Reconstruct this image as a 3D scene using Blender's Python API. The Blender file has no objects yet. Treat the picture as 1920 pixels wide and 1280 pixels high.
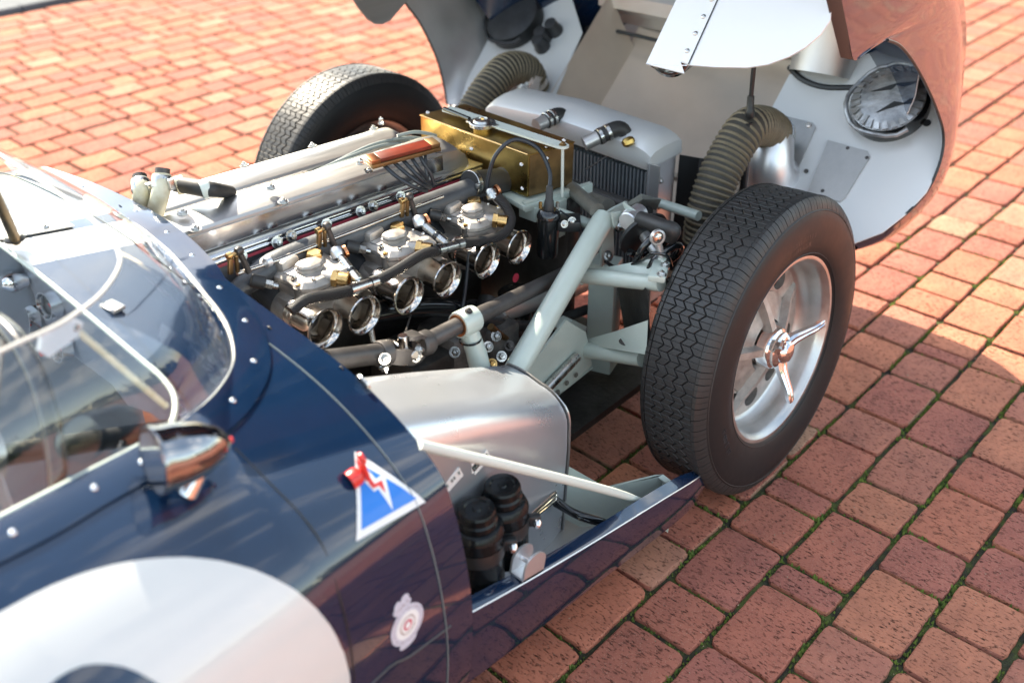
import bpy, bmesh, math, random
from mathutils import Vector, Matrix
random.seed(7)
scene = bpy.context.scene
C = scene.collection

# ------------------------------------------------------------------ camera
cam = bpy.data.cameras.new('camera'); camo = bpy.data.objects.new('camera', cam); C.objects.link(camo)
yaw, pitch, roll = (0.74128, 0.56920, -0.01516)
fw = Vector((math.cos(pitch)*math.cos(yaw), math.cos(pitch)*math.sin(yaw), -math.sin(pitch)))
rt = Vector((math.sin(yaw), -math.cos(yaw), 0)); up = rt.cross(fw)
r2 = math.cos(roll)*rt + math.sin(roll)*up; u2 = -math.sin(roll)*rt + math.cos(roll)*up
camo.matrix_world = Matrix((( r2.x, u2.x, -fw.x, 0), (r2.y, u2.y, -fw.y, 0), (r2.z, u2.z, -fw.z, 0), (0, 0, 0, 1)))
camo.location = (-1.7265, -1.5194, 1.5324)
cam.lens = 34.362; cam.sensor_width = 36; cam.clip_start = .05; cam.clip_end = 2000
cam.dof.use_dof = True; cam.dof.focus_distance = 1.98; cam.dof.aperture_fstop = 2.2
scene.camera = camo
# ------------------------------------------------------------------ sky, sun, exposure
SUN = Vector((.20, 1.0, .90)).normalized()
w = bpy.data.worlds.new('World'); scene.world = w; w.use_nodes = True
nt = w.node_tree; nt.nodes.clear()
N = nt.nodes.new; L = nt.links.new
wo = N('ShaderNodeOutputWorld'); bg = N('ShaderNodeBackground'); bg2 = N('ShaderNodeBackground'); mx = N('ShaderNodeMixShader')
sky = N('ShaderNodeTexSky'); sky.sky_type = 'NISHITA'; sky.sun_disc = False
sky.sun_elevation = math.asin(SUN.z); sky.sun_rotation = math.atan2(SUN.x, SUN.y)
sky.air_density = 1.0; sky.dust_density = .4; sky.ozone_density = 1.2
bg.inputs[1].default_value = .15
tn = N('ShaderNodeMix'); tn.data_type = 'RGBA'; tn.blend_type = 'MULTIPLY'; tn.inputs[0].default_value = 1; tn.inputs[7].default_value = (1.17, 1.0, .79, 1)
L(sky.outputs[0], tn.inputs[6]); L(tn.outputs[2], bg.inputs[0])
tc = N('ShaderNodeTexCoord'); mp = N('ShaderNodeMapping'); mp.inputs['Scale'].default_value = (1.1, 2.6, 3.2)
mp.inputs['Rotation'].default_value = (0, 0, .5)
nz = N('ShaderNodeTexNoise'); nz.inputs['Scale'].default_value = 2.2; nz.inputs['Detail'].default_value = 9; nz.inputs['Roughness'].default_value = .62
rp = N('ShaderNodeValToRGB'); rp.color_ramp.elements[0].position = .50; rp.color_ramp.elements[0].color = (0, 0, 0, 1)
rp.color_ramp.elements[1].position = .74; rp.color_ramp.elements[1].color = (.85, .85, .85, 1)
L(tc.outputs['Generated'], mp.inputs[0]); L(mp.outputs[0], nz.inputs['Vector']); L(nz.outputs['Fac'], rp.inputs[0])
bg2.inputs[0].default_value = (1, .95, .85, 1); bg2.inputs[1].default_value = 1.2
L(rp.outputs[0], mx.inputs[0]); L(bg.outputs[0], mx.inputs[1]); L(bg2.outputs[0], mx.inputs[2]); L(mx.outputs[0], wo.inputs[0])
sl = bpy.data.lights.new('sun', 'SUN'); so = bpy.data.objects.new('sun', sl); C.objects.link(so)
sl.energy = 4.0; sl.angle = math.radians(.53); sl.color = (1, .89, .71)
so.rotation_euler = SUN.to_track_quat('Z', 'Y').to_euler()
vs = scene.view_settings; vs.view_transform = 'Standard'; vs.look = 'None'; vs.exposure = 2.0; vs.gamma = 1; vs.use_curve_mapping = False

# ------------------------------------------------------------------ materials
def nodes(name):
    m = bpy.data.materials.new(name); m.use_nodes = True
    t = m.node_tree; b = t.nodes['Principled BSDF']
    return m, t, b
def mat(name, col, rough=.5, metal=0., coat=0., var=0., scale=6., bump=0., bscale=120., rvar=0., stretch=(1, 1, 1), aniso=0., col2=None, spec=.5, obj=True):
    m, t, b = nodes(name)
    b.inputs['Base Color'].default_value = (*col, 1); b.inputs['Roughness'].default_value = rough; b.inputs['Metallic'].default_value = metal
    b.inputs['Coat Weight'].default_value = coat; b.inputs['Coat Roughness'].default_value = .03; b.inputs['Specular IOR Level'].default_value = spec
    if aniso: b.inputs['Anisotropic'].default_value = aniso
    if var or rvar or bump or col2:
        tc = t.nodes.new('ShaderNodeTexCoord'); mp = t.nodes.new('ShaderNodeMapping'); mp.inputs['Scale'].default_value = stretch
        t.links.new(tc.outputs['Object'], mp.inputs[0])
        nz = t.nodes.new('ShaderNodeTexNoise'); nz.inputs['Scale'].default_value = scale; nz.inputs['Detail'].default_value = 7; nz.inputs['Roughness'].default_value = .65
        t.links.new(mp.outputs[0], nz.inputs['Vector'])
        if var or col2:
            c2 = col2 or tuple(max(0, c*(1-var)) for c in col)
            r = t.nodes.new('ShaderNodeValToRGB'); r.color_ramp.elements[0].position = .36; r.color_ramp.elements[1].position = .66
            r.color_ramp.elements[0].color = (*c2, 1); r.color_ramp.elements[1].color = (*col, 1)
            t.links.new(nz.outputs['Fac'], r.inputs[0]); t.links.new(r.outputs[0], b.inputs['Base Color'])
        if rvar:
            mr = t.nodes.new('ShaderNodeMapRange'); mr.inputs[1].default_value = .3; mr.inputs[2].default_value = .7
            mr.inputs[3].default_value = max(.02, rough-rvar); mr.inputs[4].default_value = rough+rvar
            t.links.new(nz.outputs['Fac'], mr.inputs[0]); t.links.new(mr.outputs[0], b.inputs['Roughness'])
        if bump:
            n2 = t.nodes.new('ShaderNodeTexNoise'); n2.inputs['Scale'].default_value = bscale; n2.inputs['Detail'].default_value = 4
            t.links.new(mp.outputs[0], n2.inputs['Vector'])
            bp = t.nodes.new('ShaderNodeBump'); bp.inputs['Strength'].default_value = bump; bp.inputs['Distance'].default_value = .002
            t.links.new(n2.outputs['Fac'], bp.inputs['Height']); t.links.new(bp.outputs[0], b.inputs['Normal'])
    return m
M = {}
M['navy'] = mat('navy_paint', (.004, .016, .045), .14, 0, 1., bump=.003, bscale=9, var=.15, scale=14)
M['white'] = mat('white_paint', (.62, .61, .58), .3, 0, .6, var=.04, scale=5)
M['alu'] = mat('sheet_aluminium', (.78, .78, .79), .34, .85, var=.07, scale=4, rvar=.08, bump=.06, bscale=22)
M['ductskin'] = mat('duct_skin', (.66, .55, .45), .36, .5, var=.12, scale=4, rvar=.08, bump=.05, bscale=20)
M['alu_box'] = mat('polished_sheet', (.70, .725, .765), .30, .75, var=.06, scale=4, rvar=.06, bump=.012, bscale=10)
M['silver'] = mat('silver_finish', (.74, .74, .73), .40, .35, var=.03, scale=4, rvar=.06, bump=.04, bscale=18)
M['alu_dull'] = mat('dull_aluminium', (.68, .66, .64), .46, .85, var=.16, scale=4, rvar=.12, bump=.18, bscale=40)
M['alu_pol'] = mat('polished_aluminium', (.80, .80, .81), .19, 1., var=.10, scale=9, rvar=.08, bump=.05, bscale=60, stretch=(.3, 2, 2))
M['alu_brush'] = mat('brushed_aluminium', (.52, .51, .495), .36, .9, var=.16, scale=20, rvar=.08, bump=.10, bscale=160, stretch=(.06, 1, 1))
M['cast'] = mat('cast_aluminium', (.52, .475, .43), .48, .6, var=.35, scale=30, bump=.35, bscale=380, rvar=.1)
M['cast_dark'] = mat('dark_cast_alloy', (.20, .19, .18), .55, .7, var=.5, scale=24, bump=.4, bscale=300)
M['headgrey'] = mat('grey_cast_head', (.10, .104, .112), .46, .35, var=.3, scale=16, bump=.3, bscale=260)
M['steel'] = mat('zinc_plated_steel', (.62, .62, .60), .28, 1., var=.25, scale=40, rvar=.1)
M['chrome'] = mat('chrome', (.80, .80, .80), .11, 1.)
M['chrome_dark_refl'] = mat('chrome_dark_reflection', (.30, .30, .31), .06, 1.)  # plain chrome of the mirror shell, its dark reflections put into the base colour
M['nickel'] = mat('nickel_plate', (.72, .66, .60), .13, 1., var=.2, scale=30, rvar=.05)
M['brass'] = mat('aged_brass', (.60, .41, .13), .30, 1., col2=(.36, .24, .075), scale=8, rvar=.12, bump=.08, bscale=30)
M['brass_bright'] = mat('bright_brass', (.78, .50, .20), .26, 1., var=.25, scale=40)
M['brass_dark'] = mat('tarnished_brass', (.34, .22, .10), .42, 1., col2=(.16, .11, .06), scale=10, rvar=.12)
M['copper'] = mat('copper', (.62, .28, .14), .3, 1., var=.3, scale=20)
M['rubber'] = mat('black_rubber', (.026, .025, .0245), .50, bump=.10, bscale=200, rvar=.12, scale=12)
M['sidewall'] = mat('tyre_sidewall', (.0125, .0128, .0135), .48, spec=.35, rvar=.10, scale=7, bump=.05, bscale=200)
M['black'] = mat('black_gloss_paint', (.008, .009, .010), .16, 0, .6, rvar=.06, scale=20)
M['black_satin'] = mat('black_satin', (.014, .015, .016), .42, bump=.08, bscale=90)
M['black_res'] = mat('black_enamel', (.006, .007, .008), .22, spec=.22, rvar=.10, scale=30)
M['steelgrey'] = mat('dark_steel', (.11, .10, .095), .46, .6, var=.35, scale=20, rvar=.1)
M['frame'] = mat('pale_green_grey_paint', (.47, .53, .475), .34, 0, .35, var=.10, scale=8, bump=.05, bscale=60, rvar=.08)
M['frame_dirty'] = mat('oil_stained_grey', (.17, .165, .14), .45, 0, .2, var=.5, scale=14)
M['oily'] = mat('oily_dark_block', (.055, .052, .048), .45, .35, var=.6, scale=16, bump=.4, bscale=90)
M['red'] = mat('red_plastic', (.62, .030, .022), .3, 0, .3)
M['redbrown'] = mat('red_fibre_strip', (.20, .030, .014), .30, 0, .4, var=.35, scale=25)
M['gasket'] = mat('red_gasket', (.34, .03, .05), .5)
M['cream'] = mat('cream_hose', (.66, .63, .50), .42, 0, .1, col2=(.50, .44, .27), scale=30)
M['label'] = mat('white_label', (.76, .76, .74), .5)
M['blue'] = mat('blue_sticker', (.005, .17, .60), .32, 0, .3)
M['silver_lab'] = mat('silver_badge_print', (.60, .60, .68), .4, 0, .3, var=.22, scale=260)
M['pink'] = mat('badge_red', (.55, .05, .09), .4)
M['duct'] = mat('ribbed_fabric_hose', (.060, .054, .044), .72, var=.3, scale=20, bump=.2, bscale=150)
M['ductwire'] = mat('hose_wire_rib', (.20, .16, .10), .55, var=.3, scale=30)
M['core'] = mat('radiator_core', (.045, .05, .056), .5, .3, var=.25, scale=30)
M['fin'] = mat('radiator_fin', (.30, .33, .36), .4, .6, var=.2, scale=30)
M['ht'] = mat('ignition_lead', (.022, .026, .032), .35)
M['lead'] = mat('grey_lead', (.20, .23, .22), .40)
M['strap'] = mat('pale_strap', (.60, .64, .58), .38, 0, .2)
M['beige'] = mat('perspex_edge', (.56, .54, .49), .32, 0, .2)
M['dial'] = mat('gauge_dial', (.02, .022, .024), .35)
M['tarmac'] = mat('tarmac', (.085, .095, .11), .85, var=.3, scale=3, bump=.4, bscale=90)
M['lens_grey'] = mat('headlamp_back', (.045, .046, .05), .42, .2, var=.5, scale=22)
M['foil'] = mat('silver_tape', (.50, .50, .50), .34, .8, var=.45, scale=26, bump=.8, bscale=60)
M['seat'] = mat('cockpit_trim', (.05, .055, .06), .6)
M['cockpit'] = mat('cockpit_silver', (.45, .50, .56), .38, .6, var=.15, scale=6)
M['wood'] = mat('steering_rim', (.018, .02, .024), .26, 0, .5)
M['grit'] = mat('grit', (.42, .33, .24), .9, col2=(.12, .10, .06), scale=60)
M['hedge'] = mat('hedge_leaves', (.045, .07, .025), .8, var=.5, scale=2)
M['orangedirt'] = mat('alloy_wheel', (.62, .615, .60), .38, .95, var=.18, scale=14, rvar=.1, bump=.1, bscale=120)
def glassmat(name, tint, fac):
    m = bpy.data.materials.new(name); m.use_nodes = True; t = m.node_tree; t.nodes.clear()
    o = t.nodes.new('ShaderNodeOutputMaterial'); mx = t.nodes.new('ShaderNodeMixShader'); tr = t.nodes.new('ShaderNodeBsdfTransparent'); gl = t.nodes.new('ShaderNodeBsdfGlossy')
    tr.inputs[0].default_value = (*tint, 1); gl.inputs['Roughness'].default_value = .015; gl.inputs[0].default_value = (1, 1, 1, 1)
    fr = t.nodes.new('ShaderNodeFresnel'); fr.inputs[0].default_value = 1.5
    ma = t.nodes.new('ShaderNodeMath'); ma.operation = 'MULTIPLY_ADD'; ma.inputs[1].default_value = fac; ma.inputs[2].default_value = .02; ma.use_clamp = True
    ge = t.nodes.new('ShaderNodeNewGeometry'); mb_ = t.nodes.new('ShaderNodeMath'); mb_.operation = 'SUBTRACT'; mb_.inputs[0].default_value = 1; mc_ = t.nodes.new('ShaderNodeMath'); mc_.operation = 'MULTIPLY'
    t.links.new(ge.outputs['Backfacing'], mb_.inputs[1]); t.links.new(fr.outputs[0], ma.inputs[0]); t.links.new(ma.outputs[0], mc_.inputs[0]); t.links.new(mb_.outputs[0], mc_.inputs[1]); t.links.new(mc_.outputs[0], mx.inputs[0]); t.links.new(tr.outputs[0], mx.inputs[1]); t.links.new(gl.outputs[0], mx.inputs[2]); t.links.new(mx.outputs[0], o.inputs[0])
    return m
M['perspex'] = glassmat('perspex', (.965, .975, .975), 1.1)
M['glass'] = glassmat('gauge_glass', (.95, .97, .97), 1.3)
M['frosted'] = mat('milky_perspex', (.62, .68, .74), .25, 0, .3)

def brickmat():
    m, t, b = nodes('clay_brick'); n = t.nodes.new; l = t.links.new
    oi = n('ShaderNodeObjectInfo'); ge = n('ShaderNodeNewGeometry')
    ad = n('ShaderNodeMath'); ad.operation = 'ADD'; fr = n('ShaderNodeMath'); fr.operation = 'FRACT'
    l(oi.outputs['Random'], ad.inputs[0]); l(ge.outputs['Random Per Island'], ad.inputs[1]); l(ad.outputs[0], fr.inputs[0])
    cr = n('ShaderNodeValToRGB'); e = cr.color_ramp.elements
    cols = [(0, (.37, .130, .088)), (.2, (.42, .148, .092)), (.38, (.34, .122, .090)), (.56, (.43, .168, .102)), (.74, (.38, .150, .104)), (.88, (.40, .185, .122)), (.965, (.36, .205, .135))]
    e[0].position = 0; e[0].color = (*cols[0][1], 1); e[1].position = cols[1][0]; e[1].color = (*cols[1][1], 1)
    for p, c in cols[2:]: x = e.new(p); x.color = (*c, 1)
    cr.color_ramp.interpolation = 'CONSTANT'; l(fr.outputs[0], cr.inputs[0])
    # cloudy tone
    n1 = n('ShaderNodeTexNoise'); n1.inputs['Scale'].default_value = 9; n1.inputs['Detail'].default_value = 8; n1.inputs['Roughness'].default_value = .7
    l(ge.outputs['Position'], n1.inputs['Vector'])
    r1 = n('ShaderNodeValToRGB'); r1.color_ramp.elements[0].position = .3; r1.color_ramp.elements[0].color = (.72, .72, .76, 1); r1.color_ramp.elements[1].position = .7; r1.color_ramp.elements[1].color = (1.18, 1.15, 1.1, 1)
    l(n1.outputs['Fac'], r1.inputs[0])
    m1 = n('ShaderNodeMix'); m1.data_type = 'RGBA'; m1.blend_type = 'MULTIPLY'; m1.inputs[0].default_value = 1
    l(cr.outputs[0], m1.inputs[6]); l(r1.outputs[0], m1.inputs[7])
    # fine speckle, drag marks across the face
    mp = n('ShaderNodeMapping'); mp.inputs['Scale'].default_value = (1., .38, 1); mp.inputs['Rotation'].default_value = (0, 0, .25); l(ge.outputs['Position'], mp.inputs[0])
    n2 = n('ShaderNodeTexNoise'); n2.inputs['Scale'].default_value = 210; n2.inputs['Detail'].default_value = 3; n2.inputs['Roughness'].default_value = .6; l(mp.outputs[0], n2.inputs['Vector'])
    r2 = n('ShaderNodeValToRGB'); r2.color_ramp.elements[0].position = .345; r2.color_ramp.elements[0].color = (.10, .09, .09, 1); r2.color_ramp.elements[1].position = .47; r2.color_ramp.elements[1].color = (1, 1, 1, 1)
    l(n2.outputs['Fac'], r2.inputs[0])
    n4 = n('ShaderNodeTexNoise'); n4.inputs['Scale'].default_value = 14; n4.inputs['Detail'].default_value = 3; l(ge.outputs['Position'], n4.inputs['Vector'])
    r4 = n('ShaderNodeMapRange'); r4.inputs[1].default_value = .35; r4.inputs[2].default_value = .65; r4.inputs[3].default_value = .5; r4.inputs[4].default_value = 1
    l(n4.outputs['Fac'], r4.inputs[0])
    m2 = n('ShaderNodeMix'); m2.data_type = 'RGBA'; m2.blend_type = 'MULTIPLY'; l(r4.outputs[0], m2.inputs[0]); l(m1.outputs[2], m2.inputs[6]); l(r2.outputs[0], m2.inputs[7])
    n3 = n('ShaderNodeTexNoise'); n3.inputs['Scale'].default_value = 420; n3.inputs['Detail'].default_value = 2; l(ge.outputs['Position'], n3.inputs['Vector'])
    r3 = n('ShaderNodeValToRGB'); r3.color_ramp.elements[0].position = .60; r3.color_ramp.elements[0].color = (0, 0, 0, 1); r3.color_ramp.elements[1].position = .70; r3.color_ramp.elements[1].color = (.5, .5, .5, 1)
    l(n3.outputs['Fac'], r3.inputs[0])
    m3 = n('ShaderNodeMix'); m3.data_type = 'RGBA'; l(r3.outputs[0], m3.inputs[0]); l(m2.outputs[2], m3.inputs[6]); m3.inputs[7].default_value = (.46, .28, .20, 1)
    l(m3.outputs[2], b.inputs['Base Color']); b.inputs['Roughness'].default_value = .88; b.inputs['Specular IOR Level'].default_value = .12
    ma = n('ShaderNodeMath'); ma.operation = 'MULTIPLY_ADD'; ma.inputs[1].default_value = .6; l(n1.outputs['Fac'], ma.inputs[0]); l(r2.outputs[0], ma.inputs[2])
    bp = n('ShaderNodeBump'); bp.inputs['Strength'].default_value = .55; bp.inputs['Distance'].default_value = .0025; l(ma.outputs[0], bp.inputs['Height']); l(bp.outputs[0], b.inputs['Normal'])
    return m
M['brick'] = brickmat()
def jointmat():
    m, t, b = nodes('mossy_joint'); n = t.nodes.new; l = t.links.new
    ge = n('ShaderNodeNewGeometry'); n1 = n('ShaderNodeTexNoise'); n1.inputs['Scale'].default_value = 26; n1.inputs['Detail'].default_value = 8; l(ge.outputs['Position'], n1.inputs['Vector'])
    r = n('ShaderNodeValToRGB'); e = r.color_ramp.elements; e[0].position = .36; e[0].color = (.030, .024, .017, 1); e[1].position = .62; e[1].color = (.085, .105, .022, 1)
    x = e.new(.5); x.color = (.045, .05, .02, 1); l(n1.outputs['Fac'], r.inputs[0]); l(r.outputs[0], b.inputs['Base Color']); b.inputs['Roughness'].default_value = .95
    n2 = n('ShaderNodeTexNoise'); n2.inputs['Scale'].default_value = 260; n2.inputs['Detail'].default_value = 4; l(ge.outputs['Position'], n2.inputs['Vector'])
    bp = n('ShaderNodeBump'); bp.inputs['Strength'].default_value = .9; bp.inputs['Distance'].default_value = .006; l(n2.outputs['Fac'], bp.inputs['Height']); l(bp.outputs[0], b.inputs['Normal'])
    return m
M['joint'] = jointmat()
M['moss'] = mat('moss', (.19, .26, .04), .9, col2=(.06, .095, .018), scale=45)
def farbrick():
    m, t, b = nodes('distant_brick_paving'); n = t.nodes.new; l = t.links.new
    ge = n('ShaderNodeNewGeometry'); mp = n('ShaderNodeMapping'); mp.inputs['Rotation'].default_value = (0, 0, .017); l(ge.outputs['Position'], mp.inputs[0])
    br = n('ShaderNodeTexBrick'); br.inputs['Scale'].default_value = 1; br.inputs['Brick Width'].default_value = .21; br.inputs['Row Height'].default_value = .152; br.inputs['Mortar Size'].default_value = .006
    br.inputs['Color1'].default_value = (.40, .15, .10, 1); br.inputs['Color2'].default_value = (.36, .18, .13, 1); br.inputs['Mortar'].default_value = (.05, .045, .025, 1)
    l(mp.outputs[0], br.inputs['Vector']); l(br.outputs[0], b.inputs['Base Color']); b.inputs['Roughness'].default_value = .85
    return m
M['farbrick'] = farbrick()

# ------------------------------------------------------------------ mesh helpers
def V(p): return Vector(p)
class MB:
    def __init__(s): s.v = []; s.f = []; s.m = []
    def add(s, vs, fs, m=0):
        k = len(s.v); s.v += [tuple(v) for v in vs]
        for f in fs: s.f.append([i+k for i in f]); s.m.append(m)
        return s
    def box(s, c, d, R=None, m=0, bev=0.):
        b = bmesh.new(); bmesh.ops.create_cube(b, size=1)
        for v in b.verts: v.co = Vector((v.co.x*d[0], v.co.y*d[1], v.co.z*d[2]))
        if bev: bmesh.ops.bevel(b, geom=b.edges[:], offset=bev, segments=2, affect='EDGES', profile=.5)
        R = R or Matrix.Identity(3); b.verts.index_update()
        s.add([V(c)+R @ v.co for v in b.verts], [[v.index for v in f.verts] for f in b.faces], m); b.free(); return s
    def tube(s, pts, r, n=10, m=0, spline=0, caps=True):
        pts = [V(p) for p in pts]
        if spline and len(pts) > 2: 
            rr = r if isinstance(r, (list, tuple)) else None
            pts, r2 = smooth(pts, spline, rr); r = r2 if rr else r
        rs = r if isinstance(r, (list, tuple)) else [r]*len(pts)
        T = []
        for i in range(len(pts)):
            a = pts[max(0, i-1)]; b = pts[min(len(pts)-1, i+1)]; T.append((b-a).normalized())
        n0 = T[0].orthogonal().normalized(); vs = []
        for i, p in enumerate(pts):
            if i: 
                q = T[i-1].rotation_difference(T[i]); n0 = q @ n0
            bn = T[i].cross(n0).normalized()
            vs += [p + rs[i]*(math.cos(2*math.pi*k/n)*n0 + math.sin(2*math.pi*k/n)*bn) for k in range(n)]
        fs = [[i*n+k, i*n+(k+1) % n, (i+1)*n+(k+1) % n, (i+1)*n+k] for i in range(len(pts)-1) for k in range(n)]
        if caps: fs += [list(range(n))[::-1], [(len(pts)-1)*n+k for k in range(n)]]
        return s.add(vs, fs, m)
    def lathe(s, prof, o, ax, n=24, m=0, ref=None, close=False):
        ax = V(ax).normalized(); o = V(o); u = V(ref) if ref else ax.orthogonal(); u = (u-ax*u.dot(ax)).normalized(); w = ax.cross(u)
        vs = []
        for r, h in prof: vs += [o+ax*h+r*(math.cos(2*math.pi*k/n)*u+math.sin(2*math.pi*k/n)*w) for k in range(n)]
        P = len(prof); fs = [[i*n+k, i*n+(k+1) % n, ((i+1) % P)*n+(k+1) % n, ((i+1) % P)*n+k] for i in range(P if close else P-1) for k in range(n)]
        return s.add(vs, fs, m)
    def cyl(s, a, b, r, n=16, m=0, bev=0.): 
        a = V(a); b = V(b); h = (b-a).length; e = bev or min(r, h)*.12
        return s.lathe([(0, 0), (r-e, 0), (r, e), (r, h-e), (r-e, h), (0, h)], a, b-a, n, m)
    def prism(s, poly, off, m=0):
        n = len(poly); p = [V(q) for q in poly]; o = V(off)
        return s.add(p+[q+o for q in p], [list(range(n))[::-1], [n+k for k in range(n)]]+[[k, (k+1) % n, n+(k+1) % n, n+k] for k in range(n)], m)
    def loft(s, secs, m=0, closed=True, caps=True):
        n = len(secs[0]); vs = [q for S in secs for q in S]; kk = n if closed else n-1
        fs = [[i*n+k, i*n+(k+1) % n, (i+1)*n+(k+1) % n, (i+1)*n+k] for i in range(len(secs)-1) for k in range(kk)]
        if caps and closed: fs += [list(range(n))[::-1], [(len(secs)-1)*n+k for k in range(n)]]
        return s.add(vs, fs, m)
    def sheet(s, rows, th, m=0, m2=None):
        """grid of points given thickness th along its normals"""
        R, K = len(rows), len(rows[0]); P = [[V(q) for q in r] for r in rows]; Q = []
        for i in range(R):
            for j in range(K):
                du = P[min(R-1, i+1)][j]-P[max(0, i-1)][j]; dv = P[i][min(K-1, j+1)]-P[i][max(0, j-1)]
                nn = du.cross(dv); nn = nn.normalized() if nn.length > 1e-12 else Vector((0, 0, 1)); Q.append(P[i][j]+nn*th)
        k = len(s.v); s.v += [tuple(q) for r in P for q in r]+[tuple(q) for q in Q]; o = R*K
        def F(f, mm): s.f.append([k+i for i in f]); s.m.append(mm)
        m2 = m if m2 is None else m2
        for i in range(R-1):
            for j in range(K-1):
                a, b, c, d = i*K+j, i*K+j+1, (i+1)*K+j+1, (i+1)*K+j
                F([d, c, b, a], m); F([o+a, o+b, o+c, o+d], m2)
        rim = [j for j in range(K)]+[i*K+K-1 for i in range(1, R)]+[(R-1)*K+j for j in range(K-2, -1, -1)]+[i*K for i in range(R-2, 0, -1)]
        for a, b in zip(rim, rim[1:]+rim[:1]): F([a, b, o+b, o+a], m2)
        return s
    def bolt(s, p, ax, r=.006, h=.005, m=0, washer=True):
        ax = V(ax).normalized(); p = V(p)
        if washer: s.lathe([(r*1.7, 0), (r*1.7, r*.25), (0, r*.25)], p, ax, 12, m)
        s.lathe([(r*1.15, r*.2), (r*1.15, h*.8), (r*.9, h), (0, h)], p, ax, 6, m)
        return s.lathe([(r*.5, h), (r*.5, h+r*.5), (0, h+r*.6)], p, ax, 8, m)
def catmull(p0, p1, p2, p3, t): return .5*((2*p1)+(p2-p0)*t+(2*p0-5*p1+4*p2-p3)*t*t+(3*p1-p0-3*p2+p3)*t**3)
def smooth(pts, k, rs=None):
    out = []; ro = []
    for i in range(len(pts)-1):
        a = pts[max(0, i-1)]; b = pts[i]; c = pts[i+1]; d = pts[min(len(pts)-1, i+2)]
        for j in range(k):
            t = j/k; out.append(catmull(a, b, c, d, t))
            if rs: ro.append(rs[i]*(1-t)+rs[i+1]*t)
    out.append(pts[-1]); 
    if rs: ro.append(rs[-1])
    return out, ro
def obj(name, mb, mats, parent=None, ang=38, flat=False):
    me = bpy.data.meshes.new(name); me.from_pydata(mb.v, [], mb.f); me.update(); me.polygons.foreach_set('material_index', mb.m)
    bm = bmesh.new(); bm.from_mesh(me); bmesh.ops.remove_doubles(bm, verts=bm.verts[:], dist=1e-6); bmesh.ops.recalc_face_normals(bm, faces=bm.faces[:]); bm.to_mesh(me); bm.free()
    for k in (mats if isinstance(mats, (list, tuple)) else [mats]): me.materials.append(M[k])
    if not flat:
        me.polygons.foreach_set('use_smooth', [True]*len(me.polygons)); me.set_sharp_from_angle(angle=math.radians(ang))
    o = bpy.data.objects.new(name, me); C.objects.link(o)
    if parent: o.parent = parent
    return o
def tag(o, label=None, cat=None, kind=None, group=None):
    if label: o['label'] = label
    if cat: o['category'] = cat
    if kind: o['kind'] = kind
    if group: o['group'] = group
    return o
def share(src, name, parent, mw=None):
    o = src.copy(); C.objects.link(o); o.parent = parent
    if mw is not None: o.matrix_basis = mw
    return o

# ------------------------------------------------------------------ ground: brick paving
TH = -.0169
GM = Matrix.Rotation(TH, 3, 'Z')
def in_view(x, y, z=0., mg=.06):
    d = Vector((x, y, z))-camo.location; zz = d.dot(fw)
    if zz < .2: return None
    a = d.dot(r2)/zz*cam.lens/36; b = d.dot(u2)/zz*cam.lens/36
    return zz if abs(a) < .5+mg and abs(b) < .333+mg else None
gs = MB()
gs.add([(-3.2, -4.2, -.012), (7.2, -4.2, -.012), (7.2, 5.06, -.012), (-3.2, 5.06, -.012)], [[0, 1, 2, 3]])
pav = tag(obj('brick_pavement', gs, 'joint'), kind='structure')
fg = MB()
X = [-400, -3.15, 7.1, 400]; Y = [-400, -4.1, 5.02, 5.02]
for i in range(3):
    for j in range(2):
        if i == 1 and j == 1: continue
        fg.add([(X[i], Y[j], -.016), (X[i+1], Y[j], -.016), (X[i+1], Y[j+1], -.016), (X[i], Y[j+1], -.016)], [[0, 1, 2, 3]])
tag(obj('ground', fg, 'farbrick'), kind='structure')
rd = MB(); rd.box((0, 202.6, -.06), (800, 395, .12)); tag(obj('road', rd, 'tarmac'), kind='structure')
kb = MB(); 
for k in range(26): kb.box((-6+k*.6, 5.07, .005), (.594, .07, .05), bev=.006)
tag(obj('kerb', kb, 'tarmac'), kind='structure')
def brick_mesh(ln, seed):
    """one worn paver: rounded irregular outline, soft top edge"""
    r = random.Random(seed); wd = .152; g = .0050; hx = ln/2-g; hy = wd/2-g; c = .007+r.random()*.006; pts = []
    for sx, sy, a0 in ((1, 1, 0), (-1, 1, 90), (-1, -1, 180), (1, -1, 270)):
        cc = c*(.6+.9*r.random())
        for k in range(3):
            a = math.radians(a0+45*k); pts.append((sx*(hx-cc)+cc*math.cos(a), sy*(hy-cc)+cc*math.sin(a)))
    out = []
    for i in range(12):
        a = pts[i]; b = pts[(i+1) % 12]; out.append(a)
        if i % 3 == 2: 
            for t in (.22, .4, .6, .8): out.append((a[0]*(1-t)+b[0]*t, a[1]*(1-t)+b[1]*t))
    out = [(x*(1-abs(r.gauss(0, .010)))+r.uniform(-.0012, .0012), y*(1-abs(r.gauss(0, .014)))+r.uniform(-.0012, .0012)) for x, y in out]; n = len(out)
    def ring(s, z): return [(x*(1-s/hx), y*(1-s/hy), z) for x, y in out]
    vs = ring(0, -.03)+ring(0, -.005)+ring(.0012, -.0014)+ring(.0042, 0)
    fs = [[i*n+k, i*n+(k+1) % n, (i+1)*n+(k+1) % n, (i+1)*n+k] for i in range(3) for k in range(n)]+[[3*n+k for k in range(n)]]
    mb = MB(); mb.add(vs, fs); return mb
lay = {-2: [-.299, -.092, .056, .263], -1: [-.505, -.289, -.205, .013, .157, .374], 0: [-.554, -.411, -.194, -.043, .036, .253, .402, .616, .766, .824, .974, 1.184], 1: [-.686, -.468, -.323, -.18, -.105, .11, .255, .4, .615, .765, .98, 1.117, 1.259]}
bricks = []
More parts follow.
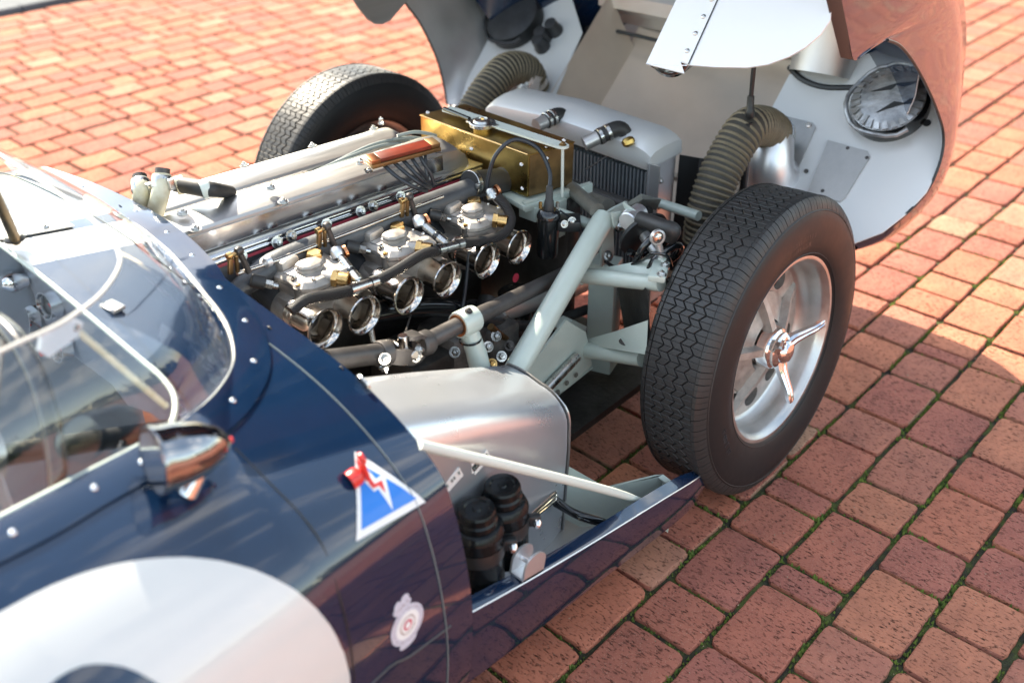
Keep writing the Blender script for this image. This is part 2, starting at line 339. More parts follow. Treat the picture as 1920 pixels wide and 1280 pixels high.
for r in range(-21, 39):
    us = list(lay.get(r, [])); q = random.Random(r+100)
    if not us: us = [q.uniform(-.2, 0)]
    def step(): return q.choice((.076, .148, .148, .212, .212, .216, .15))
    while us[-1] < 6.9: us.append(us[-1]+step())
    while us[0] > -3.1: us.insert(0, us[0]-step())
    v = -.925+(r+.5)*.152
    for a, b in zip(us, us[1:]):
        p = GM @ Vector(((a+b)/2, v, 0))
        if -4.1 < p.y < 4.98: bricks.append((p, b-a))
def rank(b):
    p, ln = b; z = in_view(p.x, p.y)
    if z is None: return 99
    if -3 < p.x < 1.0 and -.62 < p.y < .75 and not (-.62 < p.x < .15 and p.y < -.2): return 60+z
    return z
bricks.sort(key=rank)
cache = {}; rest = MB()
for i, (p, ln) in enumerate(bricks):
    rz = TH+random.uniform(-.012, .012); dz = random.uniform(-.0028, .002); tl = (random.uniform(-.012, .012), random.uniform(-.012, .012))
    if i < 300:
        key = (round(ln, 2), random.randrange(4))
        if key not in cache:
            o = obj('brick', brick_mesh(key[0], hash(key) % 9999), 'brick', pav, ang=22); cache[key] = o
        else: o = share(cache[key], 'brick', pav)
        o.location = (p.x, p.y, dz); o.rotation_euler = (tl[0], tl[1], rz); o.name = 'brick'
    else:
        hx = ln/2-.006; hy = .07; vs = []
        R = Matrix.Rotation(rz, 3, 'Z')
        for h, s in ((-.025, 0), (-.006, 0), (0, .006)):
            for sx, sy in ((-1, -1), (1, -1), (1, 1), (-1, 1)): vs.append(Vector((p.x, p.y, h+dz))+R @ Vector((sx*(hx-s), sy*(hy-s), sx*tl[1]*hx)))
        rest.add(vs, [[0, 1, 5, 4], [1, 2, 6, 5], [2, 3, 7, 6], [3, 0, 4, 7], [4, 5, 9, 8], [5, 6, 10, 9], [6, 7, 11, 10], [7, 4, 8, 11], [8, 9, 10, 11]])
tag(obj('brick_field', rest, 'brick', pav, ang=20), kind='stuff')
# moss growing in the joints near the viewer
ms = MB(); q = random.Random(5)
for p, ln in bricks[:150]:
    for side in range(4):
        for k in range(int(34 if side % 2 else ln*240)):
            if q.random() < .35: continue
            t = q.uniform(-.5, .5); j = q.gauss(0, .0032)
            lp = Vector((t*ln, (.076 if side == 0 else -.076)+j, 0)) if side % 2 == 0 else Vector(((.5 if side == 1 else -.5)*ln+j, t*.15, 0))
            a = GM @ lp; c = Vector((p.x+a.x, p.y+a.y, -.0105))
            cl = math.sin(c.x*31+c.y*17)+math.sin(c.x*11-c.y*23)
            if cl < q.uniform(-.9, .9): continue
            s = q.uniform(.0016, .0046)*(1+.25*cl); h = s*q.uniform(1.2, 2.4)
            vs = [c+Vector((math.cos(k2*2.1+t)*s, math.sin(k2*2.1+t)*s, 0)) for k2 in range(3)]+[c+Vector((q.uniform(-s, s)*.5, q.uniform(-s, s)*.5, h))]
            ms.add(vs, [[0, 1, 3], [1, 2, 3], [2, 0, 3]])
tag(obj('moss', ms, 'moss', pav, flat=True), kind='stuff')

# ------------------------------------------------------------------ the car
car = bpy.data.objects.new('sports_car', None); C.objects.link(car)
tag(car, 'dark navy vintage racing car with white stripes and its bonnet tipped open over the engine', 'car')
def part(name, mb, mats, parent=None, ang=38): return obj(name, mb, mats, parent or car, ang)

# body surface: sections along x, each a list of (y, z)
# BODY_BEGIN
SEC = [(-1.0, [(-.69,.13),(-.745,.20),(-.763,.38),(-.737,.556),(-.685,.64),(-.53,.71),(-.284,.748),(0.,.787),(.25,.79),(.48,.765),(.63,.69),(.72,.56),(.76,.38),(.70,.14)]),
       (-1.25,[(-.70,.13),(-.765,.21),(-.785,.38),(-.768,.55),(-.715,.66),(-.56,.755),(-.30,.80),(0.,.83),(.27,.83),(.50,.80),(.65,.72),(.75,.58),(.78,.38),(.70,.14)]),
       (-1.55,[(-.70,.13),(-.775,.21),(-.80,.38),(-.788,.55),(-.735,.67),(-.585,.775),(-.31,.825),(0.,.85),(.28,.85),(.52,.82),(.67,.74),(.77,.60),(.80,.38),(.70,.14)]),
       (-2.1, [(-.70,.13),(-.775,.21),(-.80,.38),(-.79,.55),(-.74,.67),(-.59,.775),(-.31,.82),(0.,.84),(.28,.84),(.52,.82),(.67,.74),(.77,.60),(.80,.38),(.70,.14)]),
       (-3.0, [(-.62,.16),(-.70,.22),(-.74,.38),(-.73,.53),(-.69,.63),(-.55,.72),(-.29,.76),(0.,.78),(.27,.77),(.49,.75),(.62,.68),(.70,.56),(.73,.38),(.62,.16)])]
def _cr(p0,p1,p2,p3,t): return .5*((2*p1)+(p2-p0)*t+(2*p0-5*p1+4*p2-p3)*t*t+(3*p1-p0-3*p2+p3)*t*t*t)
def body_section(x):
    xs=[s[0] for s in SEC]
    if x>=xs[0]: return SEC[0][1]
    for i in range(len(xs)-1):
        if x>=xs[i+1]:
            t=(xs[i]-x)/(xs[i]-xs[i+1]); t=t*t*(3-2*t) if False else t
            return [(a[0]*(1-t)+b[0]*t,a[1]*(1-t)+b[1]*t) for a,b in zip(SEC[i][1],SEC[i+1][1])]
    return SEC[-1][1]
def body_point(x,t):
    """t in 0..13 along the section"""
    S=body_section(x);i=min(12,max(0,int(t)));f=t-i
    g=lambda k:S[min(13,max(0,k))]
    return (x,)+tuple(_cr(g(i-1)[k],g(i)[k],g(i+1)[k],g(i+2)[k],f) for k in(0,1))
def body_sd(x,y,z):
    """signed vertical/lateral distance to skin (positive outside), near and top faces"""
    S=[body_point(x,k*.1) for k in range(131)]
    best=9;sg=1
    for a,b in zip(S,S[1:]):
        dy,dz=b[1]-a[1],b[2]-a[2];l=dy*dy+dz*dz
        if l<1e-12: continue
        u=max(0,min(1,((y-a[1])*dy+(z-a[2])*dz)/l));ey,ez=y-a[1]-u*dy,z-a[2]-u*dz
        d=math.hypot(ey,ez)
        if d<best: best=d;sg=1 if (dy*ez-dz*ey)>0 else -1
    return best*sg
# BODY_END

# ------------------------------------------------------------------ body tub
def arc_table(x):
    P = [body_point(x, k*.02) for k in range(651)]; s = [0.]
    for a, b in zip(P, P[1:]): s.append(s[-1]+math.hypot(b[1]-a[1], b[2]-a[2]))
    return P, s
_tab = {}
def at_s(x, s, off=.0012):
    k = round(x, 3)
    if k not in _tab: _tab[k] = arc_table(k)
    P, S = _tab[k]; lo, hi = 0, 650
    while hi-lo > 1:
        m = (lo+hi)//2
        if S[m] <= s: lo = m
        else: hi = m
    f = (s-S[lo])/max(1e-9, S[hi]-S[lo]); a, b = Vector(P[lo]), Vector(P[hi]); d = (b-a).normalized()
    nn = Vector((0, -d.z, d.y)); return a.lerp(b, min(1, max(0, f)))+nn*off
def y_at(x, y, off=0.):
    """point on the upper skin at lateral position y"""
    lo, hi = 3.5, 10.
    for _ in range(26):
        m = (lo+hi)/2
        if body_point(x, m)[1] < y: lo = m
        else: hi = m
    p = body_point(x, lo); q = body_point(x, lo+.01); d = Vector((0, q[1]-p[1], q[2]-p[2])).normalized()
    return Vector(p)+Vector((0, -d.z, d.y))*off
XO = -1.237                                                     # front edge of the cockpit opening
def open_side(x):                                               # near edge of the opening, y as function of x
    if x > -1.30: return -.425-.10*math.sqrt(max(0, 1-((x+1.30)/.063)**2))*1.0
    return -.525-.02*min(1, (-1.30-x)/.25)
xs = [-1.0, -1.006, -1.02, -1.04]+[-1.06-.0118*k for k in range(15)]+[XO-.004-.012*k for k in range(60)]+[-2.0-.1*k for k in range(11)]
nt_ = 260; grid = [[body_point(x, 13*k/nt_) for k in range(nt_+1)] for x in xs]
tb = MB(); idx = {}
def inside(p): return p[0] < XO-.001 and open_side(p[0]) < p[1] < .088
for i in range(len(xs)-1):
    for k in range(nt_):
        q = [grid[i][k], grid[i][k+1], grid[i+1][k+1], grid[i+1][k]]
        c = [sum(a[j] for a in q)/4 for j in range(3)]
        if inside(c): continue
        ids = []
        for (a, b) in ((i, k), (i, k+1), (i+1, k+1), (i+1, k)):
            if (a, b) not in idx: idx[(a, b)] = len(tb.v); tb.v.append(grid[a][b])
            ids.append(idx[(a, b)])
        cy = c[1]; m = 1 if (-.052 < cy < .040 or .080 < cy < .172) else 0
        tb.f.append(ids); tb.m.append(m)
# crisp paint edges: move the nearest columns on to the stripe lines
for v in range(len(tb.v)):
    x, y, z = tb.v[v]
    for e in (-.052, .040, .080, .172):
        if abs(y-e) < .0028 and z > .6: tb.v[v] = tuple(y_at(x, e))
# return flange down at the front edge
for k in range(nt_):
    a, b = grid[0][k], grid[0][k+1]
    n = len(tb.v); tb.v += [a, b, (-1.004, b[1]*.978, b[2]-.012 if b[2] > .6 else b[2]), (-1.004, a[1]*.978, a[2]-.012 if a[2] > .6 else a[2])]; tb.f.append([n, n+1, n+2, n+3]); tb.m.append(0)
body = part('body_tub', tb, ['navy', 'white'])
fb = MB()                                                       # bulkhead behind the engine
prof = [body_point(-1.0, 13*k/60) for k in range(61)]
fb.add([(-1.045, p[1]*.95, min(p[2]-.02, .76)) for p in prof], [list(range(61))])
part('bulkhead', fb, 'alu_dull')
# raised lip along the front edge with its groove, and fixings
lip = MB()
rows = []
for k in range(4, 127):
    t = k*.1; rows.append([at for at in (Vector(body_point(-1.062, t)), Vector(body_point(-1.058, t)))])
def off_sheet(mb, x0, x1, s0, s1, n, h, m=0):
    """band lying on the skin from x0 to x1"""
    R = []
    for i in range(n+1):
        s = s0+(s1-s0)*i/n; R.append([at_s(x0(i/n) if callable(x0) else x0, s, h), at_s(x1(i/n) if callable(x1) else x1, s, h)])
    mb.sheet(R, -.0015, m)
off_sheet(lip, lambda t: -1.0622, lambda t: -1.0612, .02, 2.0, 90, .0005)
part('trim_bead', lip, 'lead', body)
def decal(name, polys, mt, parent=None, h=.0014, sub=4):
    """thin print of (x, s) outlines laid on the skin"""
    mb = MB()
    for poly in polys:
        b = bmesh.new(); f = b.faces.new([b.verts.new((p[0], p[1], 0)) for p in poly]); bmesh.ops.triangulate(b, faces=[f])
        for _ in range(sub):
            es = [e for e in b.edges if e.calc_length() > .018]
            if not es: break
            bmesh.ops.subdivide_edges(b, edges=es, cuts=1); bmesh.ops.triangulate(b, faces=[f for f in b.faces if len(f.verts) > 3])
        b.verts.index_update(); mb.add([at_s(v.co.x, v.co.y, h) for v in b.verts], [[v.index for v in f.verts] for f in b.faces]); b.free()
    return part(name, mb, mt, parent or body, 60)
def ell(cx, cs, rx, rs, n=48, a0=0, a1=2*math.pi, rot=0.):
    return [(cx+rx*math.cos(a)*math.cos(rot)-rs*math.sin(a)*math.sin(rot), cs+rx*math.cos(a)*math.sin(rot)+rs*math.sin(a)*math.cos(rot)) for a in (a0+(a1-a0)*k/n for k in range(n))]
decal('race_roundel', [ell(-1.574, .386, .3262, .3262, 96)], 'white', sub=6)
ringo = ell(-1.552, .461, .095, .160, 48); ringi = ell(-1.552, .461, .050, .105, 48)
decal('race_number', [[ringo[k], ringo[k+1], ringi[k+1], ringi[k]] for k in range(47)]+[[ringo[47], ringo[0], ringi[0], ringi[47]]], 'navy', h=.0024)
# door shut line and lower seam
def groove(name, pts, r=.0022, mt='black_satin', par=None):
    mb = MB(); mb.tube(pts, r, 6, spline=4); return part(name, mb, mt, par or body)
sm = [(-1.2393, 0.7234), (-1.2322, 0.6577), (-1.2229, 0.6045), (-1.2203, 0.5540), (-1.2275, 0.4874), (-1.2343, 0.4150), (-1.2421, 0.3488)]
groove('shut_line', [at_s(a, b, .0002) for a, b in sm], .0013)
se = [(-1.0507, 0.2781), (-1.1376, 0.2973), (-1.2114, 0.3161)]
groove('seam', [at_s(a, b, .0005) for a, b in se]+[at_s(-1.45, .27, .0005)], 0.0016, 'steelgrey')
# pale warning triangle with a red flash
T = [Vector((-1.0984, 0.6202)+(0,)), Vector((-1.0458, 0.5008)+(0,)), Vector((-1.1749, 0.5264)+(0,))]; c = (T[0]+T[1]+T[2])/3
decal('warning_triangle', [[tuple(p[:2]) for p in T]], 'label', h=.0012)
ti = [(-1.1044, 0.6043), (-1.0577, 0.5140), (-1.1602, 0.5332)]
decal('triangle_field', [ti], 'blue', h=.0017)
fl = [(-1.1011, 0.6072), (-1.0983, 0.5718), (-1.0812, 0.5703), (-1.1025, 0.5238), (-1.1042, 0.5597), (-1.1123, 0.5603), (-1.1152, 0.5776)]
decal('flash_border', [fl], 'label', h=.0021)
fr_ = [(-1.1038, 0.5886), (-1.1035, 0.5679), (-1.0907, 0.5655), (-1.0980, 0.5489), (-1.1005, 0.5621), (-1.1106, 0.5643), (-1.1120, 0.5729)]
decal('flash', [fr_], 'red', h=.0025)
# club badge: crowned wreath with a red centre
cb = (-1.1347, 0.3564)
decal('club_badge', [ell(cb[0], cb[1], .0335, .0300, 40), ell(cb[0]-.003, cb[1]+.0345, .0185, .0090, 20), ell(cb[0]-.010, cb[1]+.041, .0075, .0070, 14), ell(cb[0]+.005, cb[1]+.0425, .0085, .0070, 14), ell(cb[0]-.004, cb[1]-.0285, .018, .0085, 20)], 'silver_lab', h=.0012)
decal('badge_ring', [ell(cb[0], cb[1], .0235, .0212, 36)], 'label', h=.0017)
rg = ell(cb[0], cb[1], .0155, .0140, 30); r2_ = ell(cb[0], cb[1], .0138, .0124, 30)
decal('badge_circle', [[rg[k], rg[(k+1) % 30], r2_[(k+1) % 30], r2_[k]] for k in range(30)], 'steel', h=.0021)
decal('badge_centre', [ell(cb[0], cb[1], .0085, .0080, 24)], 'pink', h=.0021)
decal('badge_heart', [ell(cb[0], cb[1], .0052, .0050, 18)], 'label', h=.0026)
dots = [ell(cb[0]+.0285*math.cos(a), cb[1]+.0256*math.sin(a), .0009, .0009, 8) for a in (k*math.pi/15 for k in range(30))]
dots += [ell(cb[0]-.014+.0045*k, cb[1]+.034+.0005*k, .0010, .0016, 8) for k in range(6)]
decal('badge_beading', dots, 'steel', h=.0018)
# rivets and screws
def rivets(name, pts, r, mt, par, dome=True):
    src = None
    for p, nn in pts:
        if src is None:
            mb = MB(); mb.lathe([(r*1.05, -.0005), (r, r*.25), (r*.7, r*.55), (r*.3, r*.68), (0, r*.7)], (0, 0, 0), (0, 0, 1), 10); o = src = part(name, mb, mt, par)
        else: o = share(src, name, par)
        o.matrix_basis = Matrix.Translation(p) @ V(nn).to_track_quat('Z', 'Y').to_matrix().to_4x4(); o.name = name
def nrm(p): return Vector((0, p[1]*.9, 1)).normalized()
def body_n(q):
    p = V(q); s = [(body_point(p.x, 3.5+k*.05)) for k in range(140)]; b = min(range(139), key=lambda i: (s[i][1]-p.y)**2+(s[i][2]-p.z)**2)
    d = V(s[b+1])-V(s[b]); return Vector((.03, -d.z, d.y)).normalized()
rv = [(-1.0514, -0.0672, 0.7894), (-1.0552, -0.1134, 0.7844), (-1.0594, -0.1588, 0.7791), (-1.0651, -0.2053, 0.7736), (-1.0703, -0.2540, 0.7676), (-1.0772, -0.3024, 0.7622), (-1.0800, -0.3410, 0.7578), (-1.0928, -0.3930, 0.7539), (-1.1108, -0.4419, 0.7510), (-1.1317, -0.4871, 0.7478), (-1.1588, -0.5184, 0.7468)]
rivets('screw', [(p, body_n(p)) for p in rv], .0050, 'chrome', body)
rv = [(-1.0326, -0.3778, 0.7428), (-0.9920, -0.5639, 0.6997), (-1.0063, -0.5138, 0.7153), (-1.3209, -0.5837, 0.7531)]
rivets('rivet', [(p, body_n(p)) for p in (rv[0], rv[2])], .004, 'steelgrey', body)
gm = MB(); p = V((-1.0011, -0.5556, 0.7026)); gm.lathe([(.0165, 0), (.0165, .003), (.0075, .004), (.007, .001), (0, .001)], p, body_n(p), 24); part('grommet', gm, 'steel', body)
gm = MB(); gm.lathe([(.0068, .0022), (0, .0024)], p, body_n(p), 16); part('grommet_hole', gm, 'brass_dark', body)
gm = MB(); p = V((-1.0054, 0.0862, 0.7925)); gm.lathe([(.011, .001), (0, .0012)], p, body_n(p), 20); part('drain_hole', gm, 'black', body)
# cover strip between the stripes, with its bolt
cs = MB(); cs.sheet([[y_at(x, .046, .002), y_at(x, .074, .002)] for x in [XO+.004+.012*k for k in range(11)]], .002); part('cover_strip', cs, 'alu_brush', body)
cs = MB(); p = y_at(-1.155, .060, .002); cs.bolt(p, (0, 0, 1), .006, .005); part('bolt', cs, 'steel', body)
# stay post at the middle of the cockpit edge
st = MB(); st.tube([(-1.2250, 0.0025, 0.8410), (-1.2400, -0.0336, 0.8922), (-1.2900, -0.1519, 1.0381)], .0085, 12); part('stay_post', st, 'brass_dark', body)
st = MB(); st.lathe([(.016, 0), (.016, .004), (.011, .008), (0, .008)], (-1.2250, 0.0057, 0.8419), (0, 0, 1), 16); part('post_boot', st, 'black_satin', body)
# cockpit edge bead
eb = MB(); pts = [y_at(XO-.004, y, .002) for y in (.095, 0, -.1, -.2, -.3, -.38, -.43)]+[y_at(-1.252, -.478, .002), y_at(-1.285, -.518, .002)]+[y_at(x, -.526-.02*(-1.30-x)/.25, .002) for x in (-1.33, -1.42, -1.55)]
eb.tube(pts, .0040, 10, spline=4); part('edge_bead', eb, 'frame', body)
# ------------------------------------------------------------------ cockpit
ck = MB()
ck.add([(-1.06, .3, .18), (-2.4, .3, .18), (-2.4, -.70, .18), (-1.06, -.70, .18)], [[0, 1, 2, 3]])
ck.add([(-1.06, .10, .18), (-2.4, .10, .18), (-2.4, .10, .80), (-1.06, .10, .80)], [[0, 1, 2, 3]])
ck.add([(-1.245, -.66, .18), (-2.4, -.70, .18), (-2.4, -.66, .60), (-1.245, -.62, .58)], [[0, 1, 2, 3]])
part('cockpit_liner', ck, 'cockpit')
ds = MB(); ds.sheet([[(-1.185, y, .60+.0*y), (-1.20, y, y_at(-1.2, y).z-.012)] for y in (.09, 0, -.1, -.2, -.3, -.38, -.46)], .003); ds_o = part('dashboard', ds, 'cockpit')
ks = MB(); ks.prism([(-1.1900, -0.0410, 0.6536), (-1.1900, -0.3137, 0.7109), (-1.1900, -0.3273, 0.6278), (-1.1900, -0.1649, 0.5797)], (.003, 0, 0)); part('kick_panel', ks, 'cockpit', ds_o)
def gauge(c, r, depth=.02):
    g = MB(); ax = (-1, -.12, .16); g.lathe([(r*.86, depth*.55), (r*.90, depth), (r*.98, depth), (r*1.03, depth*.6), (r*1.03, 0)], c, ax, 32); o = part('gauge_bezel', g, 'chrome', ds_o)
    g = MB(); g.lathe([(r*.9, depth*.4), (0, depth*.4)], c, ax, 28); part('gauge_dial', g, 'dial', ds_o)
    g = MB(); a = V(ax).normalized(); u = Vector((0, -.8, -.6)); g.tube([V(c)+a*depth*.5-u*r*.1, V(c)+a*depth*.5+u*r*.75], .0012, 6); part('gauge_needle', g, 'red', ds_o)
    g = MB(); g.lathe([(r*.9, depth*.8), (0, depth*.82)], c, ax, 28); part('gauge_glass', g, 'glass', ds_o)
gauge((-1.2000, 0.1322, 0.6480), .040); gauge((-1.2000, -0.0101, 0.7211), .024); gauge((-1.2000, 0.0034, 0.6311), .025); gauge((-1.2000, 0.1924, 0.7184), .030)
kn = MB(); kn.lathe([(0, .046), (.010, .044), (.017, .034), (.019, .024), (.015, .010), (.011, 0)], (-1.2000, 0.0867, 0.7296), (-.9, 0, .25), 20); part('chrome_knob', kn, 'chrome', ds_o)
kn = MB(); kn.lathe([(0, .02), (.007, .017), (.008, .008), (.006, 0)], (-1.2100, 0.0516, 0.6056), (-1, 0, .2), 14); part('red_switch', kn, 'red', ds_o)
# steering wheel
sw = MB(); cW = V((-1.4200, -0.1216, 0.7438)); axw = Vector((-.93, 0, .37)).normalized(); uw = Vector((0, 1, 0)); ww = axw.cross(uw)
R_ = .185; cW = Vector((-1.45, -.33, .72))
sw.tube([cW+R_*(math.cos(a)*uw+math.sin(a)*ww) for a in (k*2*math.pi/48 for k in range(49))], .0125, 12, caps=False)
so_ = part('steering_wheel', sw, 'wood')
sp = MB()
for a in (.5, 2.6, 4.7):
    d = math.cos(a)*uw+math.sin(a)*ww; tn = axw.cross(d); sp.prism([cW+d*.03+tn*.016, cW+d*.18+tn*.010, cW+d*.18-tn*.010, cW+d*.03-tn*.016], axw*.003)
sp.lathe([(.04, .012), (.04, -.006), (0, -.006)], cW, axw, 24); part('spoke', sp, 'alu_brush', so_)
sc = MB(); sc.tube([cW, cW-axw*.35], .016, 12); part('steering_column', sc, 'black_satin', so_)
# ------------------------------------------------------------------ windscreen
base = [y_at(-1.05, .42, .002), y_at(-1.038, .22, .002), (-1.0270, 0.0469, 0.7946), (-1.0288, -0.0502, 0.7872), (-1.0384, -0.1373, 0.7780), (-1.0600, -0.2453, 0.7667), (-1.0842, -0.3444, 0.7582), (-1.1358, -0.4374, 0.7570), (-1.2070, -0.4955, 0.7623), (-1.2796, -0.5225, 0.7683), (-1.3499, -0.5294, 0.7729), (-1.4145, -0.5351, 0.7774), (-1.5124, -0.5447, 0.7838), y_at(-1.70, -.545, .002)]
top = [(-1.1593, 0.3347, 0.9350), (-1.1657, 0.1297, 0.9350), (-1.1728, 0.0012, 0.9350), (-1.1781, -0.1049, 0.9350), (-1.1861, -0.1850, 0.9350), (-1.1980, -0.2651, 0.9350), (-1.2161, -0.3381, 0.9350), (-1.2414, -0.3848, 0.9350), (-1.2916, -0.4308, 0.9350), (-1.3444, -0.4553, 0.9350), (-1.3739, -0.4616, 0.9350), (-1.4063, -0.4630, 0.9350), (-1.4504, -0.4662, 0.9350), (-1.5353, -0.4667, 0.9350)]
bs, _ = smooth([V(p) for p in base], 6); tp, _ = smooth([V(p) for p in top], 6)
def scr(i, f):
    b, t = bs[i], tp[i]; q = b.lerp(t, f); bulge = .012*math.sin(math.pi*f); c = Vector((-1.45, -.15, .85)); d = (q-c); d.z = 0
    return q+d.normalized()*bulge+Vector((0, 0, .012*math.sin(math.pi*f)))
wsm = MB(); wsm.sheet([[scr(i, f/8) for f in range(9)] for i in range(len(bs))], .0028); ws = part('windscreen', wsm, 'perspex')
e = MB(); e.tube(tp, .0027, 8); part('screen_edge', e, 'beige', ws)
e = MB(); e.tube([p+Vector((0, 0, .002)) for p in bs], .0022, 8); part('screen_seal', e, 'beige', ws)
fl = MB(); R = []
for i, b in enumerate(bs):
    tn = (bs[min(len(bs)-1, i+1)]-bs[max(0, i-1)]).normalized(); o = tn.cross(Vector((0, 0, 1))).normalized()
    if (o.x*(b.x+1.45)+o.y*(b.y+.15)) < 0: o = -o
    wd = .05
    def ont(p):
        return y_at(p.x, p.y, .0022) if p.x < -1.0 else p
    R.append([ont(b+o*.002)+Vector((0, 0, .002)), ont(b+o*.028)+Vector((0, 0, .004)), ont(b+o*wd)])
fl.sheet(R, .002); part('screen_flange', fl, 'navy', ws)
pr_ = []
for i in range(6, len(bs)-2, 6):
    a = R[i][1]; n_ = (R[i][2]-R[i][0]).cross(bs[i+1]-bs[i-1]); n_ = n_ if n_.z > 0 else -n_; pr_.append((a+Vector((0, 0, .001)), n_))
rivets('rivet', pr_, .0046, 'chrome', ws)
bk = MB(); a = V((-1.3852, -0.4592, 0.9320)); b = V((-1.3399, -0.4474, 0.9320)); d = (b-a).normalized(); uu = Vector((0, 0, 1)); uu = (uu-d*uu.dot(d)).normalized()
bk.prism([a, b, b+d*.01-uu*.012, b-uu*.026, a-uu*.030, a-d*.008-uu*.016], d.cross(uu)*.006); part('stay_bracket', bk, 'frosted', ws)
bk = MB(); bk.bolt(b-uu*.014, d.cross(uu), .005, .007); part('bracket_bolt', bk, 'steel', ws)
bk = MB(); bk.tube([b-uu*.016, (-1.2682, -0.4838, 0.7756)], .0042, 10); part('screen_stay', bk, 'cream', ws)
vp = MB(); p = V((-1.2003, -0.2344, 0.7979)); vp.box(p+Vector((0, 0, .003)), (.022, .034, .006), Matrix.Rotation(.1, 3, 'Z'), bev=.001); part('maker_plate', vp, 'foil', body)
# ------------------------------------------------------------------ wing mirror
mr = MB(); mc = V((-1.3152, -0.6169, 0.8000)); ma = Vector((-.97, .15, .18)).normalized()
mr.lathe([(.0, .082), (.012, .079), (.023, .068), (.034, .044), (.0400, .014), (.041, -.004), (.0425, -.008), (.0425, -.012), (.040, -.013)], mc+ma*.03, -ma, 40)
mir = part('wing_mirror', mr, 'chrome_dark_refl', None, 30)
g = MB(); g.lathe([(.040, -.0125), (0, -.0125)], mc+ma*.03, -ma, 40); part('mirror_glass', g, 'chrome', mir)
g = MB(); g.tube([mc-ma*.008+Vector((0, 0, -.036)), V((-1.3266, -0.6142, 0.7399))+Vector((0, 0, .0))], [.009, .012], 14); part('mirror_stalk', g, 'chrome', mir)
g = MB(); g.lathe([(0, .006), (.004, .004), (.004, 0)], mc-ma*.052, -ma, 10); part('mirror_stud', g, 'red', mir)
# ------------------------------------------------------------------ battery cut-off key
p = V((-1.1338, -0.6769, 0.6699)); nn = body_n(p); kx = Vector((1, 0, 0)); kx = (kx-nn*kx.dot(nn)).normalized(); ky = nn.cross(kx)
k = MB(); k.lathe([(.013, 0), (.0135, .004), (.0135, .013), (.010, .018), (0, .019)], p, nn, 22)
key = part('cut_off_key', k, 'red')
k = MB(); d = (V((-1.1078, -0.6900, 0.6259))-V((-1.1439, -0.6900, 0.7103))).normalized(); d = (d-nn*d.dot(nn)).normalized(); s_ = nn.cross(d)
k.box(p+nn*.024+d*.004, (.052, .016, .008), Matrix((d, s_, nn)).transposed(), bev=.003); k.cyl(p+nn*.024-d*.024-s_*.0, p+nn*.030-d*.024, .009, 16); part('key_grip', k, 'red', key)

# ------------------------------------------------------------------ sill pod ahead of the bulkhead
sl_ = MB()
top_o = [(-0.9933, -0.7550, 0.3567), (-0.8497, -0.7570, 0.3204), (-0.6736, -0.7570, 0.2784), (-0.4605, -0.7530, 0.2267), (-0.3417, -0.7480, 0.1933), (-0.2605, -0.7380, 0.1662)]
bot_o = [(-1.0034, -0.7350, 0.1750), (-0.8391, -0.7350, 0.1514), (-0.6536, -0.7350, 0.1300), (-0.4449, -0.7330, 0.0994), (-0.3138, -0.7300, 0.0837), (-0.2630, -0.7280, 0.0988)]
top_i = [(-.985, -.733, .362), (-0.8244, -0.7350, 0.3197), (-0.6453, -0.7350, 0.2784), (-0.4380, -0.7330, 0.2335), (-0.3438, -0.7300, 0.2047), (-0.2588, -0.7330, 0.1653)]
rows = []
for a, b, c in zip(top_o, bot_o, top_i):
    a, b, c = V(a), V(b), V(c); mid = a.lerp(b, .5)+Vector((0, -.006, 0)); rows.append([c-Vector((0, 0, .012)), c, a+Vector((0, .006, .002)), a, a.lerp(b, .2)+Vector((0, -.004, 0)), mid, b, b+Vector((0, .03, -.01))])
rr = []
for j in range(8): 
    q, _ = smooth([r[j] for r in rows], 5); rr.append(q)
sl_.sheet(rr, .002); sill = part('sill_panel', sl_, 'navy', None, 30)
ed = MB(); q, _ = smooth([V(p)+Vector((0, -.0005, .0012)) for p in top_o], 5); ed.tube(q, .0016, 6); part('sill_edge', ed, 'alu', sill)
fl = MB(); fl.sheet([[(-1.0, -.725, .20), (-.60, -.725, .125), (-.36, -.725, .10)], [(-1.0, -.5, .20), (-.60, -.5, .125), (-.40, -.56, .10)]], .003); part('sill_floor', fl, 'alu_dull', sill)
br = MB(); A, B_, C_, D_ = [V(p) for p in ((-0.5686, -0.5850, 0.2975), (-0.4892, -0.6400, 0.2108), (-0.3757, -0.7000, 0.2069), (-0.3697, -0.7220, 0.1953))]
for a, b in ((A, B_), (B_, C_), (C_, D_)):
    br.prism([a, b, b-Vector((0, 0, .14)), a-Vector((0, 0, .14))], (.003, .002, 0)); 
    br.prism([a, b, b+Vector((-.012, .012, 0)), a+Vector((-.012, .012, 0))], (0, 0, .003))
part('sill_bracket', br, 'frame', sill)
cl = MB(); cc = V((-0.8528, -0.7480, 0.3501)); dx = (V(top_o[2])-V(top_o[1])).normalized(); dz = Vector((0, 0, 1)); dz = (dz-dx*dz.dot(dx)).normalized()
def arch(h, w_, n=9): return [dx*-w_+dz*0]+[dx*(-w_*math.cos(math.pi*k/n))+dz*(h-w_*.75+w_*.75*math.sin(math.pi*k/n)) for k in range(n+1)]+[dx*w_]
for dy in (-.012, .016):
    o = cc+Vector((0, dy, -.022)); cl.prism([o+p for p in arch(.046, .026)], (0, .004, 0))
o = cc+Vector((0, -.012, -.022)); cl.prism([o-dx*.026, o+dx*.026, o+dx*.026+Vector((0, .03, .001)), o-dx*.026+Vector((0, .03, .001))], dz*.004)
cl.cyl(cc+Vector((0, -.006, .004)), cc+Vector((0, .016, .004)), .004, 10)
part('hinge_clevis', cl, 'alu', sill)
